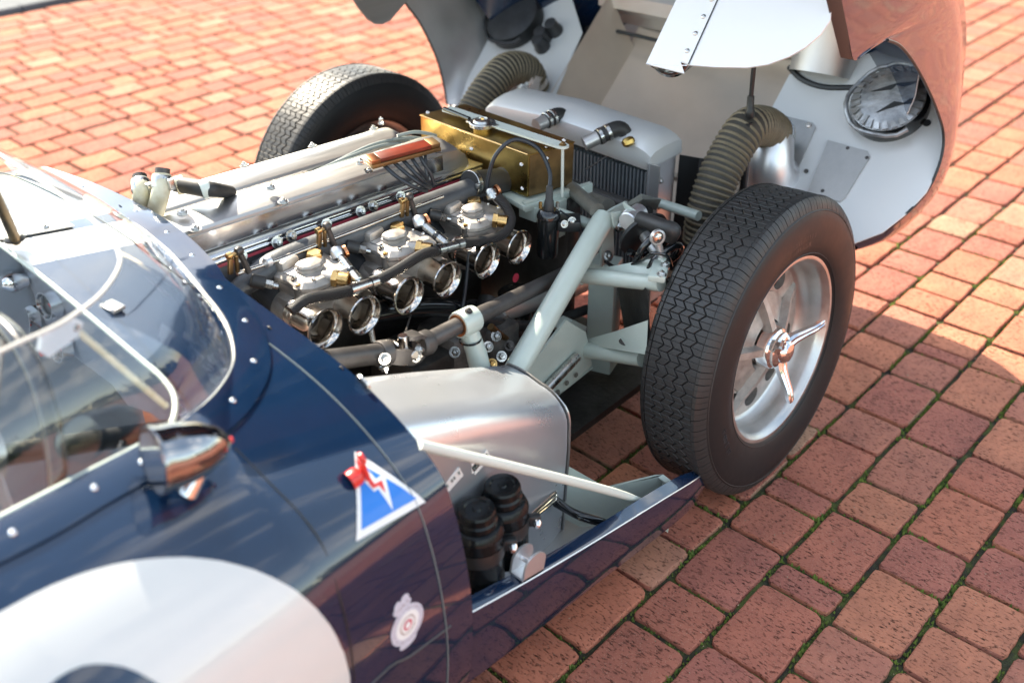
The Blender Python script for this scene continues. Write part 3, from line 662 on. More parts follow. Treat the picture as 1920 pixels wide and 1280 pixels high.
# stay rod across the pod
rod = MB(); rod.tube([(-1.0030, -0.6720, 0.6505), (-0.7804, -0.6970, 0.4728), (-0.5703, -0.7140, 0.2990), (-0.4719, -0.7200, 0.2107)], [.0085, .0085, .0085, .006], 14, spline=4); part('stay_rod', rod, 'strap', sill)
# aluminium tank cover
hb = MB(); secs = []
for x, zt, yo in ((-1.0, .69, -.655), (-.85, .622, -.645), (-.70, .545, -.625), (-.62, .502, -.612), (-.568, .472, -.598)):
    zs = zt-.075; S = [(x, yo+.012, .10), (x, yo, zs-.06), (x, yo, zs)]
    for k in range(1, 9):
        a = math.pi/2*k/8; S.append((x, yo+.070*(1-math.cos(a)), zs+.062*math.sin(a)))
    S += [(x, yo+.10, zt-.006), (x, yo+.13, zt-.004), (x, yo+.155, zt-.006), (x, yo+.175, zt-.03), (x, yo+.175, .10)]
    secs.append(S)
hb.loft(secs); cover = part('tank_cover', hb, 'alu_box', None, 50)
ee = MB(); S = secs[-1]; ee.prism([V(p)+Vector((.003, -.004 if i < 6 else 0, .003)) for i, p in enumerate(S)], (.003, 0, 0)); part('end_flange', ee, 'alu_brush', cover)
ee = MB(); p = V((-0.5600, -0.5575, 0.3874)); ee.box(p+Vector((.006, .01, -.12)), (.016, .02, .26)); part('corner_angle', ee, 'alu', cover)
lb = MB()
for p, wd in (((-0.8514, -0.6460, 0.5099), .020), ((-0.8713, -0.6460, 0.5113), .014), ((-0.9213, -0.6500, 0.5167), .022)):
    p = V(p); lb.box(p, (wd*2, .0012, .022), Matrix.Rotation(-.35, 3, 'Y'))
part('maker_label', lb, 'label', cover)
lt = MB(); 
for p, wd in (((-0.8526, -0.6472, 0.5113), .020), ((-0.9224, -0.6512, 0.5181), .022)):
    p = V(p)
    for k in range(7):
        if k % 3 != 2: lt.box(p+Matrix.Rotation(-.35, 3, 'Y') @ Vector(((k-3)*wd*.26, -.0004, .002)), (wd*.16, .001, .006), Matrix.Rotation(-.35, 3, 'Y'))
part('label_print', lt, 'lead', cover)
lw = MB()
o1, o2 = V((-0.7540, -0.6550, 0.3200)), V((-0.6144, -0.6100, 0.2679))
for d in (0, .011, .022):
    e = Vector((0, 0, -d)); lw.tube([o1+e*.4, o2+e], .0026, 8)
lw.tube([o2, o2+Vector((.006, .004, -.010)), o2+Vector((0, 0, -.022))], .0026, 8)
o1, o2 = V((-0.6107, -0.6040, 0.2850)), V((-0.5637, -0.5850, 0.2971))
for d in (0, .010, .020): lw.tube([o1+Vector((0, 0, .012-d)), o2+Vector((.004, 0, -d)), o2+Vector((.012, .01, -d))], .0026, 8)
part('cover_spring', lw, 'nickel', cover)
# brake reservoirs
def reservoir(c, name='fluid_reservoir'):
    """screw-capped black canister; c = centre of the cap top"""
    m = MB(); c = V(c); m.lathe([(0, -.165), (.030, -.165), (.040, -.158), (.0425, -.150), (.0425, -.050), (.0435, -.046), (.0415, -.040), (.038, -.034), (.030, -.030), (0, -.030)], c, (0, 0, 1), 36)
    r = part(name, m, 'black_res', None, 30)
    m = MB(); m.lathe([(.030, -.032), (.033, -.030), (.033, -.020), (.0305, -.016), (.0305, -.004), (.0285, 0), (.021, .0005), (.019, -.002), (.008, -.002), (.006, .001), (0, .001)], c, (0, 0, 1), 36); part('screw_cap', m, 'black_res', r, 25)
    m = MB(); m.lathe([(.0432, -.094), (.0436, -.092), (.0436, -.070), (.0432, -.068)], c, (0, 0, 1), 36); 
    d = Vector((.72, -.69, 0)).normalized(); m.box(c+d*.052+Vector((0, 0, -.081)), (.022, .014, .022), Matrix.Rotation(math.atan2(d.y, d.x), 3, 'Z'), bev=.003); part('clamp_band', m, 'black_satin', r)
    m = MB(); e = Vector((d.y, -d.x, 0)); m.lathe([(0, .014), (.004, .013), (.0075, .008), (.0075, 0)], c+d*.056+Vector((0, 0, -.081))+e*.006, e, 14); part('clamp_bolt', m, 'chrome', r)
    m = MB(); m.tube([c+Vector((.01, -.03, -.160)), c+Vector((.012, -.034, -.195))], .006, 8); part('outlet', m, 'brass_dark', r)
    return r
reservoir((-0.9090, -0.6900, 0.4762)); reservoir((-0.8402, -0.6820, 0.4754))
pp = MB(); pp.tube([(-0.6051, -0.6000, 0.2381), (-0.6216, -0.6600, 0.2507), (-0.5979, -0.7000, 0.2382), (-0.5582, -0.7100, 0.2025)], .008, 10, spline=5); pp.tube([(-0.6171, -0.6100, 0.2382), (-0.6220, -0.6800, 0.2469), (-0.5761, -0.7100, 0.2152)], .005, 8, spline=5); part('brake_hose', pp, 'black', sill)

# ------------------------------------------------------------------ wheels
WR = .345
def wheel(y0, steer, camber, side):
    """side -1: near (outer face to -y). local frame: A axle pointing outwards, F forward, U up"""
    a = Vector((-math.sin(steer), math.cos(steer), 0)); f = Vector((math.cos(steer), math.sin(steer), 0))
    a = Vector((a.x*math.cos(camber), a.y*math.cos(camber), math.sin(camber))); 
    u = f.cross(a); A = a*side; O = Vector((0, y0, WR))
    def P(t, r, h): return O+A*h+r*(math.cos(t)*f+math.sin(t)*u)
    root = MB(); NS = 96
    # tyre carcass
    prof = [(.205, -.060), (.212, -.071), (.226, -.079), (.25, -.0855), (.275, -.0875), (.300, -.085), (.318, -.079), (.331, -.071), (.3385, -.063), (.3395, -.058),
            (.3405, -.02), (.341, 0), (.3405, .02), (.3395, .058), (.3385, .063), (.331, .071), (.318, .079), (.3155, .0805), (.300, .085), (.275, .0875), (.25, .0855), (.226, .079), (.2215, .0765), (.212, .071), (.205, .060)]
    vs = [P(2*math.pi*k/NS, r, h) for r, h in prof for k in range(NS)]; fs = [[i*NS+k, i*NS+(k+1) % NS, (i+1)*NS+(k+1) % NS, (i+1)*NS+k] for i in range(len(prof)-1) for k in range(NS)]
    root.add(vs, fs); 
    wh = bpy.data.objects.new('road_wheel', None); C.objects.link(wh); wh.parent = car
    tyre = part('tyre', root, 'sidewall', wh, 30)
    # moulded tread: zigzag ribs cut by sipes, five across
    tr = MB(); NB = 80; hts = .0065
    def zig(t, ph): 
        q = (t*NB/(2*math.pi)+ph) % 1; return (abs(q-.5)*4-1)
    lines = [-.058, -.0345, -.0115, .0115, .0345, .058]; amp = [0, .0056, .0056, .0056, .0056, 0]
    for j in range(5):
        for k in range(NB*2):
            t0 = 2*math.pi*k/(NB*2); t1 = 2*math.pi*(k+1)/(NB*2)
            cut = (t1-t0)*(.09 if (k+j) % 2 == 0 else .0)
            pts = []
            for tt in (t0+cut, (t0+t1)/2, t1):
                l = lines[j]+amp[j]*zig(tt, 0); h = lines[j+1]+amp[j+1]*zig(tt, 0); pts.append((tt, l+.0016, h-.0016))
            vs = []
            for rr_, ins in ((.3385, -.0006), (.3385+hts-.001, 0), (.3385+hts, .0009)):
                for tt, l, h in pts:
                    crown = -.0022*(abs((l+h)/2)/.058)**2; ti = tt+(ins/.34 if tt == pts[0][0] else (-ins/.34 if tt == pts[2][0] else 0))
                    vs += [P(ti, rr_+crown, l+ins), P(ti, rr_+crown, h-ins)]
            q = []
            for L_ in range(2):
                b0, b1 = L_*6, L_*6+6
                for a_, b_ in ((0, 2), (2, 4), (4, 5), (5, 3), (3, 1), (1, 0)): q.append([b0+a_, b0+b_, b1+b_, b1+a_])
            q += [[12, 14, 15, 13], [14, 16, 17, 15]]
            tr.add(vs, q)
            if j in (0, 4):         # shoulder bars running down on to the sidewall
                sg = -1 if j == 0 else 1; vs = []
                for rr_, h in ((.345, .0575), (.3435, .064), (.337, .0712), (.326, .0765), (.3195, .0788)):
                    vs += [P(t0+cut, rr_, sg*h), P(t1-.05*(t1-t0), rr_, sg*h)]
                b = [P(t0+cut, .33, sg*.0575), P(t1-.02*(t1-t0), .33, sg*.0575), P(t0+cut, .318, sg*.074), P(t1-.02*(t1-t0), .318, sg*.074)]
                tr.add(vs+b, [[2*i, 2*i+1, 2*i+3, 2*i+2] for i in range(4)]+[[10, 0, 2], [10, 2, 4], [10, 4, 12], [12, 4, 6], [12, 6, 8], [11, 1, 3], [11, 3, 5], [11, 5, 13], [13, 5, 7], [13, 7, 9], [0, 1, 11, 10]])
    part('tread', tr, 'rubber', wh, 25)
    rb = MB()
    for r_, h in ((.3165, .0802), (.2235, .0782)):
        rb.lathe([(r_+.0016, h-.0008), (r_, h+.0012), (r_-.0016, h+.0004)], O, A, 96, ref=f)
    part('sidewall_rib', rb, 'rubber', wh)
    # rim
    rim = MB(); rim.lathe([(.218, .062), (.2195, .068), (.2185, .0725), (.214, .0740), (.2085, .0725), (.205, .066), (.2005, .060), (.1985, .052), (.1955, .030), (.192, .006), (.186, .000), (.178, -.003), (.17, -.02), (.185, -.045), (.20, -.06), (.2185, -.066), (.218, -.062)], O, A, 96, ref=f)
    rim_o = part('rim', rim, 'orangedirt', wh, 40)
    # disc with ten oval holes
    d = MB(); n = 20; 
    def D(t, r, h): return P(t, r, h)
    for k in range(10):
        t0 = 2*math.pi*k/10; tm = t0+math.pi/10
        rr_ = [.060, .085, .118]; hh = [.028, .018, .006]
        K = 6
        # inner dished part
        for i in range(2):
            for m in range(K):
                a0 = t0+2*math.pi/10*m/K; a1 = t0+2*math.pi/10*(m+1)/K
                d.add([D(a0, rr_[i], hh[i]), D(a1, rr_[i], hh[i]), D(a1, rr_[i+1], hh[i+1]), D(a0, rr_[i+1], hh[i+1])], [[0, 1, 2, 3]])
        # outer ring with hole
        oc = .147; ha, hb_ = .0225, .028; E = 24; inner = []; outer = []
        for m in range(E):
            an = 2*math.pi*m/E; inner.append((oc+ha*math.sin(an), hb_*math.cos(an)/oc))
            # square-ish boundary
            cx_, sy_ = math.cos(an), math.sin(an); s_ = 1/max(abs(cx_), abs(sy_)); outer.append((oc+(.033 if sy_ > 0 else .029)*sy_*s_, math.pi/10*cx_*s_))
        vs = [D(tm+t, r, .002) for r, t in outer]+[D(tm+t, r, .002) for r, t in inner]+[D(tm+t, r, -.014) for r, t in inner]
        d.add(vs, [[m, (m+1) % E, E+(m+1) % E, E+m] for m in range(E)]+[[E+m, E+(m+1) % E, 2*E+(m+1) % E, 2*E+m] for m in range(E)])
    part('wheel_disc', d, 'cast', wh, 40)
    bk_ = MB(); bk_.lathe([(.195, -.05), (.02, -.05)], O, A, 40); bk_.cyl(O-A*.10, O-A*.03, .10, 32); bk_.cyl(O-A*.12, O-A*.02, .15, 40); part('brake_disc', bk_, 'steelgrey', wh)
    # raised ribs from the hub
    for k in range(5):
        t = 2*math.pi*(k+.35)/5; rb = MB(); e = (math.cos(t)*f+math.sin(t)*u); g = A.cross(e)
        rb.loft([[O+A*h+e*r+g*w_ for h, w_ in ((h0, -w2), (h1, -w2*.6), (h1, w2*.6), (h0, w2))] for r, h0, h1, w2 in ((.045, .012, .050, .015), (.09, .008, .036, .0125), (.135, .002, .018, .011), (.176, 0, .008, .012))])
        part('rib', rb, 'cast', wh)
    # knock-off spinner
    hb2 = MB(); hb2.lathe([(.052, .020), (.050, .045), (.046, .056), (.040, .060), (.040, .066), (.034, .072), (.0275, .074), (.026, .080), (.020, .087), (.010, .0905), (0, .091)], O, A, 40); sp_ = part('spinner_hub', hb2, 'chrome', wh, 30)
    for k in range(3):
        t = spin+2*math.pi*k/3; e = (math.cos(t)*f+math.sin(t)*u); g = A.cross(e); er = MB(); S = []
        for r, w2, h0, h1 in ((.024, .0165, .060, .078), (.040, .0145, .064, .082), (.060, .0115, .076, .092), (.085, .010, .092, .106), (.105, .0095, .101, .113), (.112, .006, .105, .112)):
            S.append([O+e*r+A*h+g*w for h, w in ((h0, -w2), (h0, w2), ((h0+h1)/2+.003, w2), (h1, w2*.72), (h1, .25*w2), (h1-.0025, 0), (h1, -.25*w2), (h1, -w2*.72), ((h0+h1)/2+.003, -w2))])
        er.loft(S); part('spinner_ear', er, 'chrome', wh, 30)
    return wh, O, A, f, u, P
spin = math.radians(20)
nw = wheel(-.677, -.0037, -.0566, -1)
fw_ = wheel(.677, -.0037, .02, 1)
def curved_text(txt, P, r, t0, size, h, name, par, cw=1):
    cu = bpy.data.curves.new(name, 'FONT'); cu.body = txt; cu.size = size; cu.extrude = .0004; cu.resolution_u = 2
    o = bpy.data.objects.new(name, cu); C.objects.link(o); dg = bpy.context.evaluated_depsgraph_get(); me = bpy.data.meshes.new_from_object(o.evaluated_get(dg)); bpy.data.objects.remove(o)
    mb = MB(); mb.v = [tuple(P(t0+cw*v.co.x/r, r+v.co.y, h+v.co.z)) for v in me.vertices]; mb.f = [list(p.vertices) for p in me.polygons]; mb.m = [0]*len(mb.f)
    return part(name, mb, 'lens_grey', par)
curved_text('6.00 L 16', nw[5], .262, math.radians(192), .022, .0876, 'size_lettering', nw[0])

ltr = MB(); q = random.Random(3)
for row in (0, 1):
    for k in range(13-2*row):
        if k % 6 == 5: continue
        t = math.radians(97-1.7*k); r = .266-.016*row
        for j in range(2): 
            a = t+math.radians(q.uniform(-.5, .5)); b = a+math.radians(q.uniform(-.6, .6))
            ltr.add([nw[5](a-.002, r-.005, .0872), nw[5](a+.002, r-.005, .0872), nw[5](b+.002, r+.005, .0872), nw[5](b-.002, r+.005, .0872)], [[0, 1, 2, 3]])
part('moulded_lettering', ltr, 'steelgrey', nw[0])

# ------------------------------------------------------------------ engine
TE = -.058                                                       # crank line falls gently to the front
def EP(x, y, z):                                                 # engine frame -> car frame: origin at rear of the near cam cover
    return Vector((-.965+x, y, z+TE*x))
# near cam cover: stamped section lofted along the head
def cover_sec(x, y0, zt, w=1., h=1.):
    S = [(-.046, -.056), (-.046, -.050), (-.039, -.048), (-.0375, -.006), (-.034, -.001), (-.029, .001), (0, .007), (.028, .009), (.040, .006), (.045, -.002), (.049, -.046), (.056, -.050), (.056, -.056)]
    return [EP(x, y0+a*w, zt+b*h) for a, b in S]
def cam_cover(y0, zt, xa, xb):
    m = MB(); m.loft([cover_sec(xa, y0, zt, .96, .9), cover_sec(xa+.008, y0, zt), cover_sec(xb-.10, y0, zt), cover_sec(xb-.075, y0, zt, 1.05, 1.06), cover_sec(xb-.03, y0, zt-.004, 1.12, 1.05), cover_sec(xb, y0, zt-.028, 1.05, .82), cover_sec(xb+.012, y0, zt-.045, .9, .5)])
    return part('cam_cover', m, 'alu_brush', None, 24)
cc1 = cam_cover(.004, .768, 0, .715)
fl_ = MB(); fl_.box(EP(.37, .012, .709), (.76, .135, .010), Matrix.Rotation(-TE, 3, 'Y'), bev=.002); part('cover_flange', fl_, 'alu_pol', cc1)
cc2 = cam_cover(.172, .745, .02, .725)
fl_ = MB(); fl_.box(EP(.38, .168, .683), (.75, .135, .010), Matrix.Rotation(-TE, 3, 'Y'), bev=.002); part('cover_flange', fl_, 'alu_pol', cc2)
# near polished side of the cover
fl_ = MB(); fl_.prism([EP(.012, -.036, .722), EP(.64, -.036, .722), EP(.64, -.0355, .757), EP(.012, -.0355, .757)], (0, -.002, 0)); part('cover_side', fl_, 'alu_pol', cc1)
def bolt_at(p, ax, par, r=.006, mt='steel', name='bolt', h=.006):
    m = MB(); m.bolt(p, ax, r, h); return part(name, m, mt, par)
upn = Vector((0, -.12, 1))
for p in ((-0.9328, 0.0083, 0.7830), (-0.9418, -0.0410, 0.7700), (-0.7503, -0.0029, 0.7750), (-0.7522, -0.0416, 0.7570)): bolt_at(p, upn, cc1, .0068)
for x in (.12, .30, .48, .66): bolt_at(EP(x, .215, .752), (0, .2, 1), cc2, .006)
bolt_at((-0.3426, 0.1401, 0.7550), (0, 0, 1), cc2, .005, h=.014)
# head, block and valley
hd = MB(); hd.loft([[EP(x, y, z) for y, z in ((-.062, .60), (-.062, .675), (-.052, .702), (.235, .706), (.245, .60))] for x in (.0, .74)]); head = part('cylinder_head', hd, 'headgrey')
gk = MB(); gk.prism([EP(.005, -.0575, .694), EP(.735, -.0575, .694), EP(.735, -.0560, .6985), EP(.005, -.0560, .6985)], (0, -.0045, 0)); part('head_gasket', gk, 'gasket', head)
lg = MB(); lg.box(EP(.37, -.050, .702), (.75, .020, .009), Matrix.Rotation(-TE, 3, 'Y'), bev=.003); part('cam_ledge', lg, 'alu_pol', head)
vl = MB(); vl.box(EP(.36, .105, .70), (.70, .07, .02), Matrix.Rotation(-TE, 3, 'Y')); part('valley_plate', vl, 'alu_dull', head)
for p in ((-0.8759, -0.0660, 0.6990), (-0.7959, -0.0660, 0.6956), (-0.7620, -0.0660, 0.6963), (-0.6771, -0.0660, 0.6899), (-0.5893, -0.0660, 0.6864), (-0.5563, -0.0660, 0.6866), (-0.4798, -0.0660, 0.6818)):
    bolt_at(p, (0, -1, .35), head, .0072, 'steel', 'stud_nut', .010)
bl = MB(); bl.box(EP(.38, .10, .44), (.74, .30, .36), Matrix.Rotation(-TE, 3, 'Y'), bev=.02); block = part('engine_block', bl, 'oily')
# water rail along the inlet side
wr = MB(); wr.tube([EP(.04, -.098, .655), EP(.10, -.104, .676), EP(.20, -.106, .688), EP(.76, -.106, .690)], [.016, .024, .0255, .0255], 20, spline=5); rail = part('water_rail', wr, 'headgrey', None, 50)
e1 = V((-0.2366, -0.1060, 0.6519)); e0 = EP(.70, -.106, .688); dr = (e1-e0).normalized()
hs = MB(); hA = V((-0.3136, -0.1060, 0.6658)); hB = V((-0.1464, -0.1060, 0.6250)); hd_ = (hB-hA).normalized(); hs.tube([hA, hA+hd_*.03, hB-hd_*.02, hB+hd_*.02], .0295, 22); hose = part('water_hose', hs, 'rubber')
for t in (.035, .93):
    m = MB(); q = hA.lerp(hB, t); m.lathe([(.0298, -.007), (.031, -.006), (.031, .006), (.0298, .007)], q, hd_, 28); m.box(q+Vector((-.003, -.028, .006)), (.018, .010, .012), bev=.002); part('hose_clamp', m, 'steel', hose)
# carburettors
CX = [(-.790, .600), (-.582, .581), (-.360, .560)]
for cx, cz in CX:
  mn = MB()
  for s in (-.048, .048): mn.loft([[Vector((cx+s+r*math.cos(a), y, cz+zz+r*math.sin(a))) for a in (k*math.pi/8 for k in range(16))] for y, r, zz in ((-.06, .036, .035), (-.10, .032, .012), (-.13, .034, .0))])
  for s in (-1, 1): mn.box((cx+.03*s, -.062, cz+.035), (.07, .006, .085), bev=.002)
  part('inlet_manifold', mn, 'headgrey', None, 50)
def hexnut(p, ax, r, h, mt, par, name, bore=0.):
    m = MB(); 
    if bore: m.lathe([(bore, h*.3), (bore, h), (r*.92, h), (r, h*.85), (r, 0)], p, ax, 6 if bore == 0 else 20)
    else: m.lathe([(0, h*1.1), (r*.5, h*1.1), (r*.72, h), (r, h*.8), (r, 0)], p, ax, 6)
    return part(name, m, mt, par)
def carburettor(cx, cz, i):
    y0 = -.165; zt = cz+.066
    def L_(a, b, c): return Vector((cx+a, y0+b, zt+c+TE*a))
    m = MB()
    # float chamber body with waisted flange
    def ring(s, z, wob=0.):
        out = []
        for k in range(28):
            a = 2*math.pi*k/28; c_, s_ = math.cos(a), math.sin(a); e = 1/max(abs(c_), abs(s_)); e = min(e, 1.30)
            out.append(L_(s*.062*c_*e*(1+wob*math.cos(7*a)), s*.057*s_*e*(1+wob*math.cos(7*a+1)), z))
        return out
    m.loft([ring(.86, -.075), ring(.88, -.03), ring(.95, -.020, .03), ring(1.0, -.012, .035), ring(1.0, -.008, .035)])
    # barrels to the flange face
    for s in (-.048, .048): m.lathe([(.030, .105), (.0315, .10), (.0315, .09), (.030, .085), (.0325, .03), (.036, .02), (.036, 0), (0, 0)], Vector((cx+s, -.130, cz)), (0, -1, .0), 26)
    m.box(Vector((cx, -.17, cz)), (.15, .075, .066), Matrix.Rotation(-TE, 3, 'Y'), bev=.012)
    cb_ = part('carburettor', m, 'cast', None, 40)
    m = MB(); m.loft([ring(1.0, -.006, .04), ring(1.0, .001, .04), ring(.95, .004, .03), ring(.84, .010), ring(.5, .013)]); part('top_cover', m, 'cast', cb_, 26)
    m = MB(); m.loft([[L_(-.012+sx*a, -.006+sy*a*.9, z) for sx, sy in ((-1.25, -.5), (-.6, -1), (.6, -1), (1.25, -.5), (1.25, .6), (.5, 1), (-.5, 1), (-1.25, .6))] for a, z in ((.0205, .006), (.0205, .018), (.0180, .0195), (.0180, .021), (.0205, .0225), (.0185, .0265), (.012, .029))]); part('jet_cover', m, 'cast', cb_, 24)
    m = MB(); m.box(L_(-.032, .036, .012), (.046, .028, .036), Matrix.Rotation(.12, 3, 'Z'), bev=.009); part('well_cover', m, 'cast', cb_, 40)
    m = MB(); m.box(L_(-.040, .008, .0115), (.026, .022, .003), Matrix.Rotation(.1, 3, 'Z')); part('data_plate', m, 'alu', cb_)
    for a, b in ((-.052, -.012), (-.042, .026), (-.034, -.044), (.012, -.050), (.046, .004), (.046, -.026), (.004, .040)):
        m = MB(); p = L_(a, b, .003); m.lathe([(.0075, -.010), (.0065, .004), (.0065, .006)], p, (0, 0, 1), 10); m.lathe([(.0042, .006), (.0042, .011), (.003, .0125), (0, .0125)], p, (0, 0, 1), 10); part('cover_screw', m, 'nickel', cb_)
    m = MB(); m.lathe([(.0055, 0), (.0055, .006), (0, .007)], L_(-.058, -.030, .001), (0, 0, 1), 12); part('brass_screw', m, 'brass_bright', cb_)
    m = MB(); m.tube([L_(-.058, -.030, 0), L_(-.058, -.030, -.07)], [.010, .008], 12); part('starter_housing', m, 'cast_dark', cb_)
    m = MB(); m.lathe([(.0175, 0), (.0175, .010), (.015, .013)], L_(.020, .020, .006), (0, 0, 1), 22); part('strainer_boss', m, 'cast', cb_)
    m = MB(); m.lathe([(.0165, .012), (.0165, .019), (.014, .022), (0, .022)], L_(.020, .020, .006), (0, 0, 1), 6); part('strainer_plug', m, 'brass_bright', cb_)
    m = MB(); ax = Vector((.50, -.85, -.06)).normalized(); p = L_(.004, -.052, .004); m.lathe([(.011, -.02), (.013, 0)], p, ax, 16); part('union_boss', m, 'cast', cb_)
    m = MB(); m.lathe([(.0165, 0), (.0165, .008), (.0145, .010)], p, ax, 6); m.lathe([(.0125, .009), (.0135, .022), (.0135, .030), (.010, .031), (.0095, .016), (0, .016)], p, ax, 22); part('brass_union', m, 'brass_bright', cb_, 30)
    # trumpets
    return cb_, L_
carbs = [carburettor(cx, cz, i) for i, (cx, cz) in enumerate(CX)]
TRX = [((-0.8544, -0.2720, 0.6138), 0), ((-0.7648, -0.2720, 0.6007), 0), ((-0.6538, -0.2720, 0.5943), 1), ((-0.5502, -0.2720, 0.5859), 1), ((-0.4337, -0.2720, 0.5810), 2), ((-0.3340, -0.2720, 0.5730), 2)]
for p, ci in TRX:
    p = V(p); m = MB(); ax = Vector((.02, -1, -.03)).normalized()
    m.lathe([(.0245, -.085), (.0245, -.060), (.0250, -.035), (.0275, -.014), (.0315, -.004), (.0360, .0005), (.0385, .0005), (.0395, -.002), (.0390, -.0045), (.0345, -.0052), (.0300, -.013), (.0285, -.034), (.0285, -.066), (.0315, -.067), (.0315, -.072), (.0305, -.073), (.0315, -.074), (.0315, -.080), (.0285, -.082), (.0285, -.088)], p, ax, 48)
    part('velocity_stack', m, 'nickel', carbs[ci][0], 30)
    m = MB(); m.lathe([(.0240, -.070), (0, -.072)], p, ax, 24); m.lathe([(.0245, -.085), (.0243, -.05)], p, ax, 24); o = part('throat', m, 'cast_dark', carbs[ci][0])
# braided fuel line, tees and down links
fl1 = [(-0.9154, -0.2620, 0.6752), (-0.8820, -0.2650, 0.6839), (-0.8286, -0.2620, 0.6691), (-0.7839, -0.2580, 0.6570)]
fl2 = [(-0.7161, -0.2540, 0.6469), (-0.6653, -0.2560, 0.6504), (-0.6003, -0.2540, 0.6558), (-0.5539, -0.2500, 0.6455)]
fl3 = [(-0.4806, -0.2450, 0.6309), (-0.4251, -0.2500, 0.6173), (-0.3651, -0.2550, 0.6135), (-0.3319, -0.2450, 0.6304), (-0.3262, -0.2250, 0.6546), (-0.3307, -0.2050, 0.6725)]
fuel = MB(); 
bra = bpy.data.materials.new('braided_hose'); bra.use_nodes = True; t = bra.node_tree; b = t.nodes['Principled BSDF']
tcn = t.nodes.new('ShaderNodeTexCoord'); wv = t.nodes.new('ShaderNodeTexWave'); wv.inputs['Scale'].default_value = 130; wv.bands_direction = 'DIAGONAL'; wv.inputs['Distortion'].default_value = .4
t.links.new(tcn.outputs['Object'], wv.inputs[0]); cr = t.nodes.new('ShaderNodeValToRGB'); cr.color_ramp.elements[0].color = (.006, .006, .007, 1); cr.color_ramp.elements[1].color = (.026, .025, .025, 1)
t.links.new(wv.outputs['Fac'], cr.inputs[0]); t.links.new(cr.outputs[0], b.inputs['Base Color']); b.inputs['Roughness'].default_value = .5
bpn = t.nodes.new('ShaderNodeBump'); bpn.inputs['Distance'].default_value = .0015; bpn.inputs['Strength'].default_value = .8; t.links.new(wv.outputs['Fac'], bpn.inputs['Height']); t.links.new(bpn.outputs[0], b.inputs['Normal']); M['braid'] = bra
for seg in (fl1, fl2, fl3):
    m = MB(); m.tube(seg, .0105, 14, spline=8); hz = part('fuel_hose', m, 'braid', None, 60)
def tee(a, b, c, d):
    a, b, c, d = map(V, (a, b, c, d)); m = MB(); dr = (b-a).normalized(); m.tube([a-dr*.004, b+dr*.004], .0105, 16); m.lathe([(.0122, -.008), (.0122, .008), (.0105, .009)], a+dr*.010, dr, 16); m.lathe([(.0122, -.008), (.0122, .008)], b-dr*.010, dr, 16)
    part('fuel_tee', m, 'steel')
    m = MB(); e = (d-c).normalized(); l = (d-c).length; m.tube([c, c+e*l*.5], .0068, 14); m.lathe([(.0068, 0), (.0090, .002), (.0090, l*.38), (.0075, l*.40)], c+e*l*.12, e, 16); m.tube([c+e*l*.5, d], .0080, 14); m.lathe([(.0085, 0), (.0102, .002), (.0102, l*.28), (.0085, l*.30)], c+e*l*.62, e, 16)
    lk = part('fuel_link', m, 'steel')
    m = MB(); m.lathe([(.0092, 0), (.0105, .002), (.0105, .008), (.0092, .010)], c+e*l*.52, e, 14); part('link_collar', m, 'black', lk)
    m = MB(); m.lathe([(0, -.012), (.011, -.011), (.013, -.004), (.013, .006), (.010, .011), (0, .012)], c-e*.006, (.3, .5, .8), 18); part('banjo', m, 'alu', lk)
    m = MB(); m.lathe([(.0125, 0), (.0125, .006), (0, .007)], c-e*.004+Vector((.012, -.004, 0)), (.9, -.3, .2), 14); part('banjo_bolt', m, 'copper', lk)
tee((-0.7855, -0.2570, 0.6574), (-0.7161, -0.2540, 0.6469), (-0.7345, -0.1720, 0.6812), (-0.7509, -0.2500, 0.6534))
tee((-0.5568, -0.2500, 0.6467), (-0.4806, -0.2450, 0.6309), (-0.5212, -0.1720, 0.6695), (-0.5133, -0.2400, 0.6383))
m = MB(); a = V((-0.3186, -0.1780, 0.6655)); b2 = V((-0.3258, -0.2200, 0.6505)); m.tube([a, a.lerp(b2, .45), b2], .008, 14); m.lathe([(0, -.012), (.011, -.011), (.013, -.004), (.013, .006), (.010, .011), (0, .012)], a, (.3, .5, .8), 18); lk = part('fuel_link', m, 'steel')
m = MB(); m.lathe([(.012, 0), (.012, .006), (0, .007)], a+Vector((.010, -.004, .006)), (.9, -.3, .2), 14); part('banjo_bolt', m, 'copper', lk)
# throttle shaft, levers, vacuum stubs
m = MB(); m.tube([(-0.9258, -0.1280, 0.7048), (-0.8403, -0.1280, 0.6972), (-0.4165, -0.1280, 0.6794)], .0040, 10); shaft = part('throttle_shaft', m, 'nickel', None)
for p, s in (((-0.7366, -0.1300, 0.6973), 1), ((-0.5249, -0.1300, 0.6852), 1), ((-0.9296, -0.1300, 0.7210), .9)):
    p = V(p); m = MB(); m.tube([p+Vector((.004, 0, -.012)), p+Vector((.004, -.004, .022))], .0042, 8); m.tube([p+Vector((-.012, 0, .022)), p+Vector((.016, 0, .024))], .0035, 8); m.box(p+Vector((-.008, 0, .004)), (.010, .007, .030), Matrix.Rotation(.2, 3, 'Y'), bev=.002); lv = part('throttle_lever', m, 'brass_dark', shaft)
    m = MB(); m.lathe([(0, -.009), (.007, -.006), (.009, 0), (.007, .006), (0, .009)], p+Vector((.014, 0, .026)), (1, 0, 0), 14); m.tube([p+Vector((.014, 0, .026)), p+Vector((.024, -.004, -.020))], .0055, 10); part('ball_joint', m, 'steelgrey', lv)
    m = MB(); m.cyl(p+Vector((-.012, 0, .024)), p+Vector((-.002, 0, .024)), .0065, 10); part('lever_bush', m, 'brass_bright', lv)
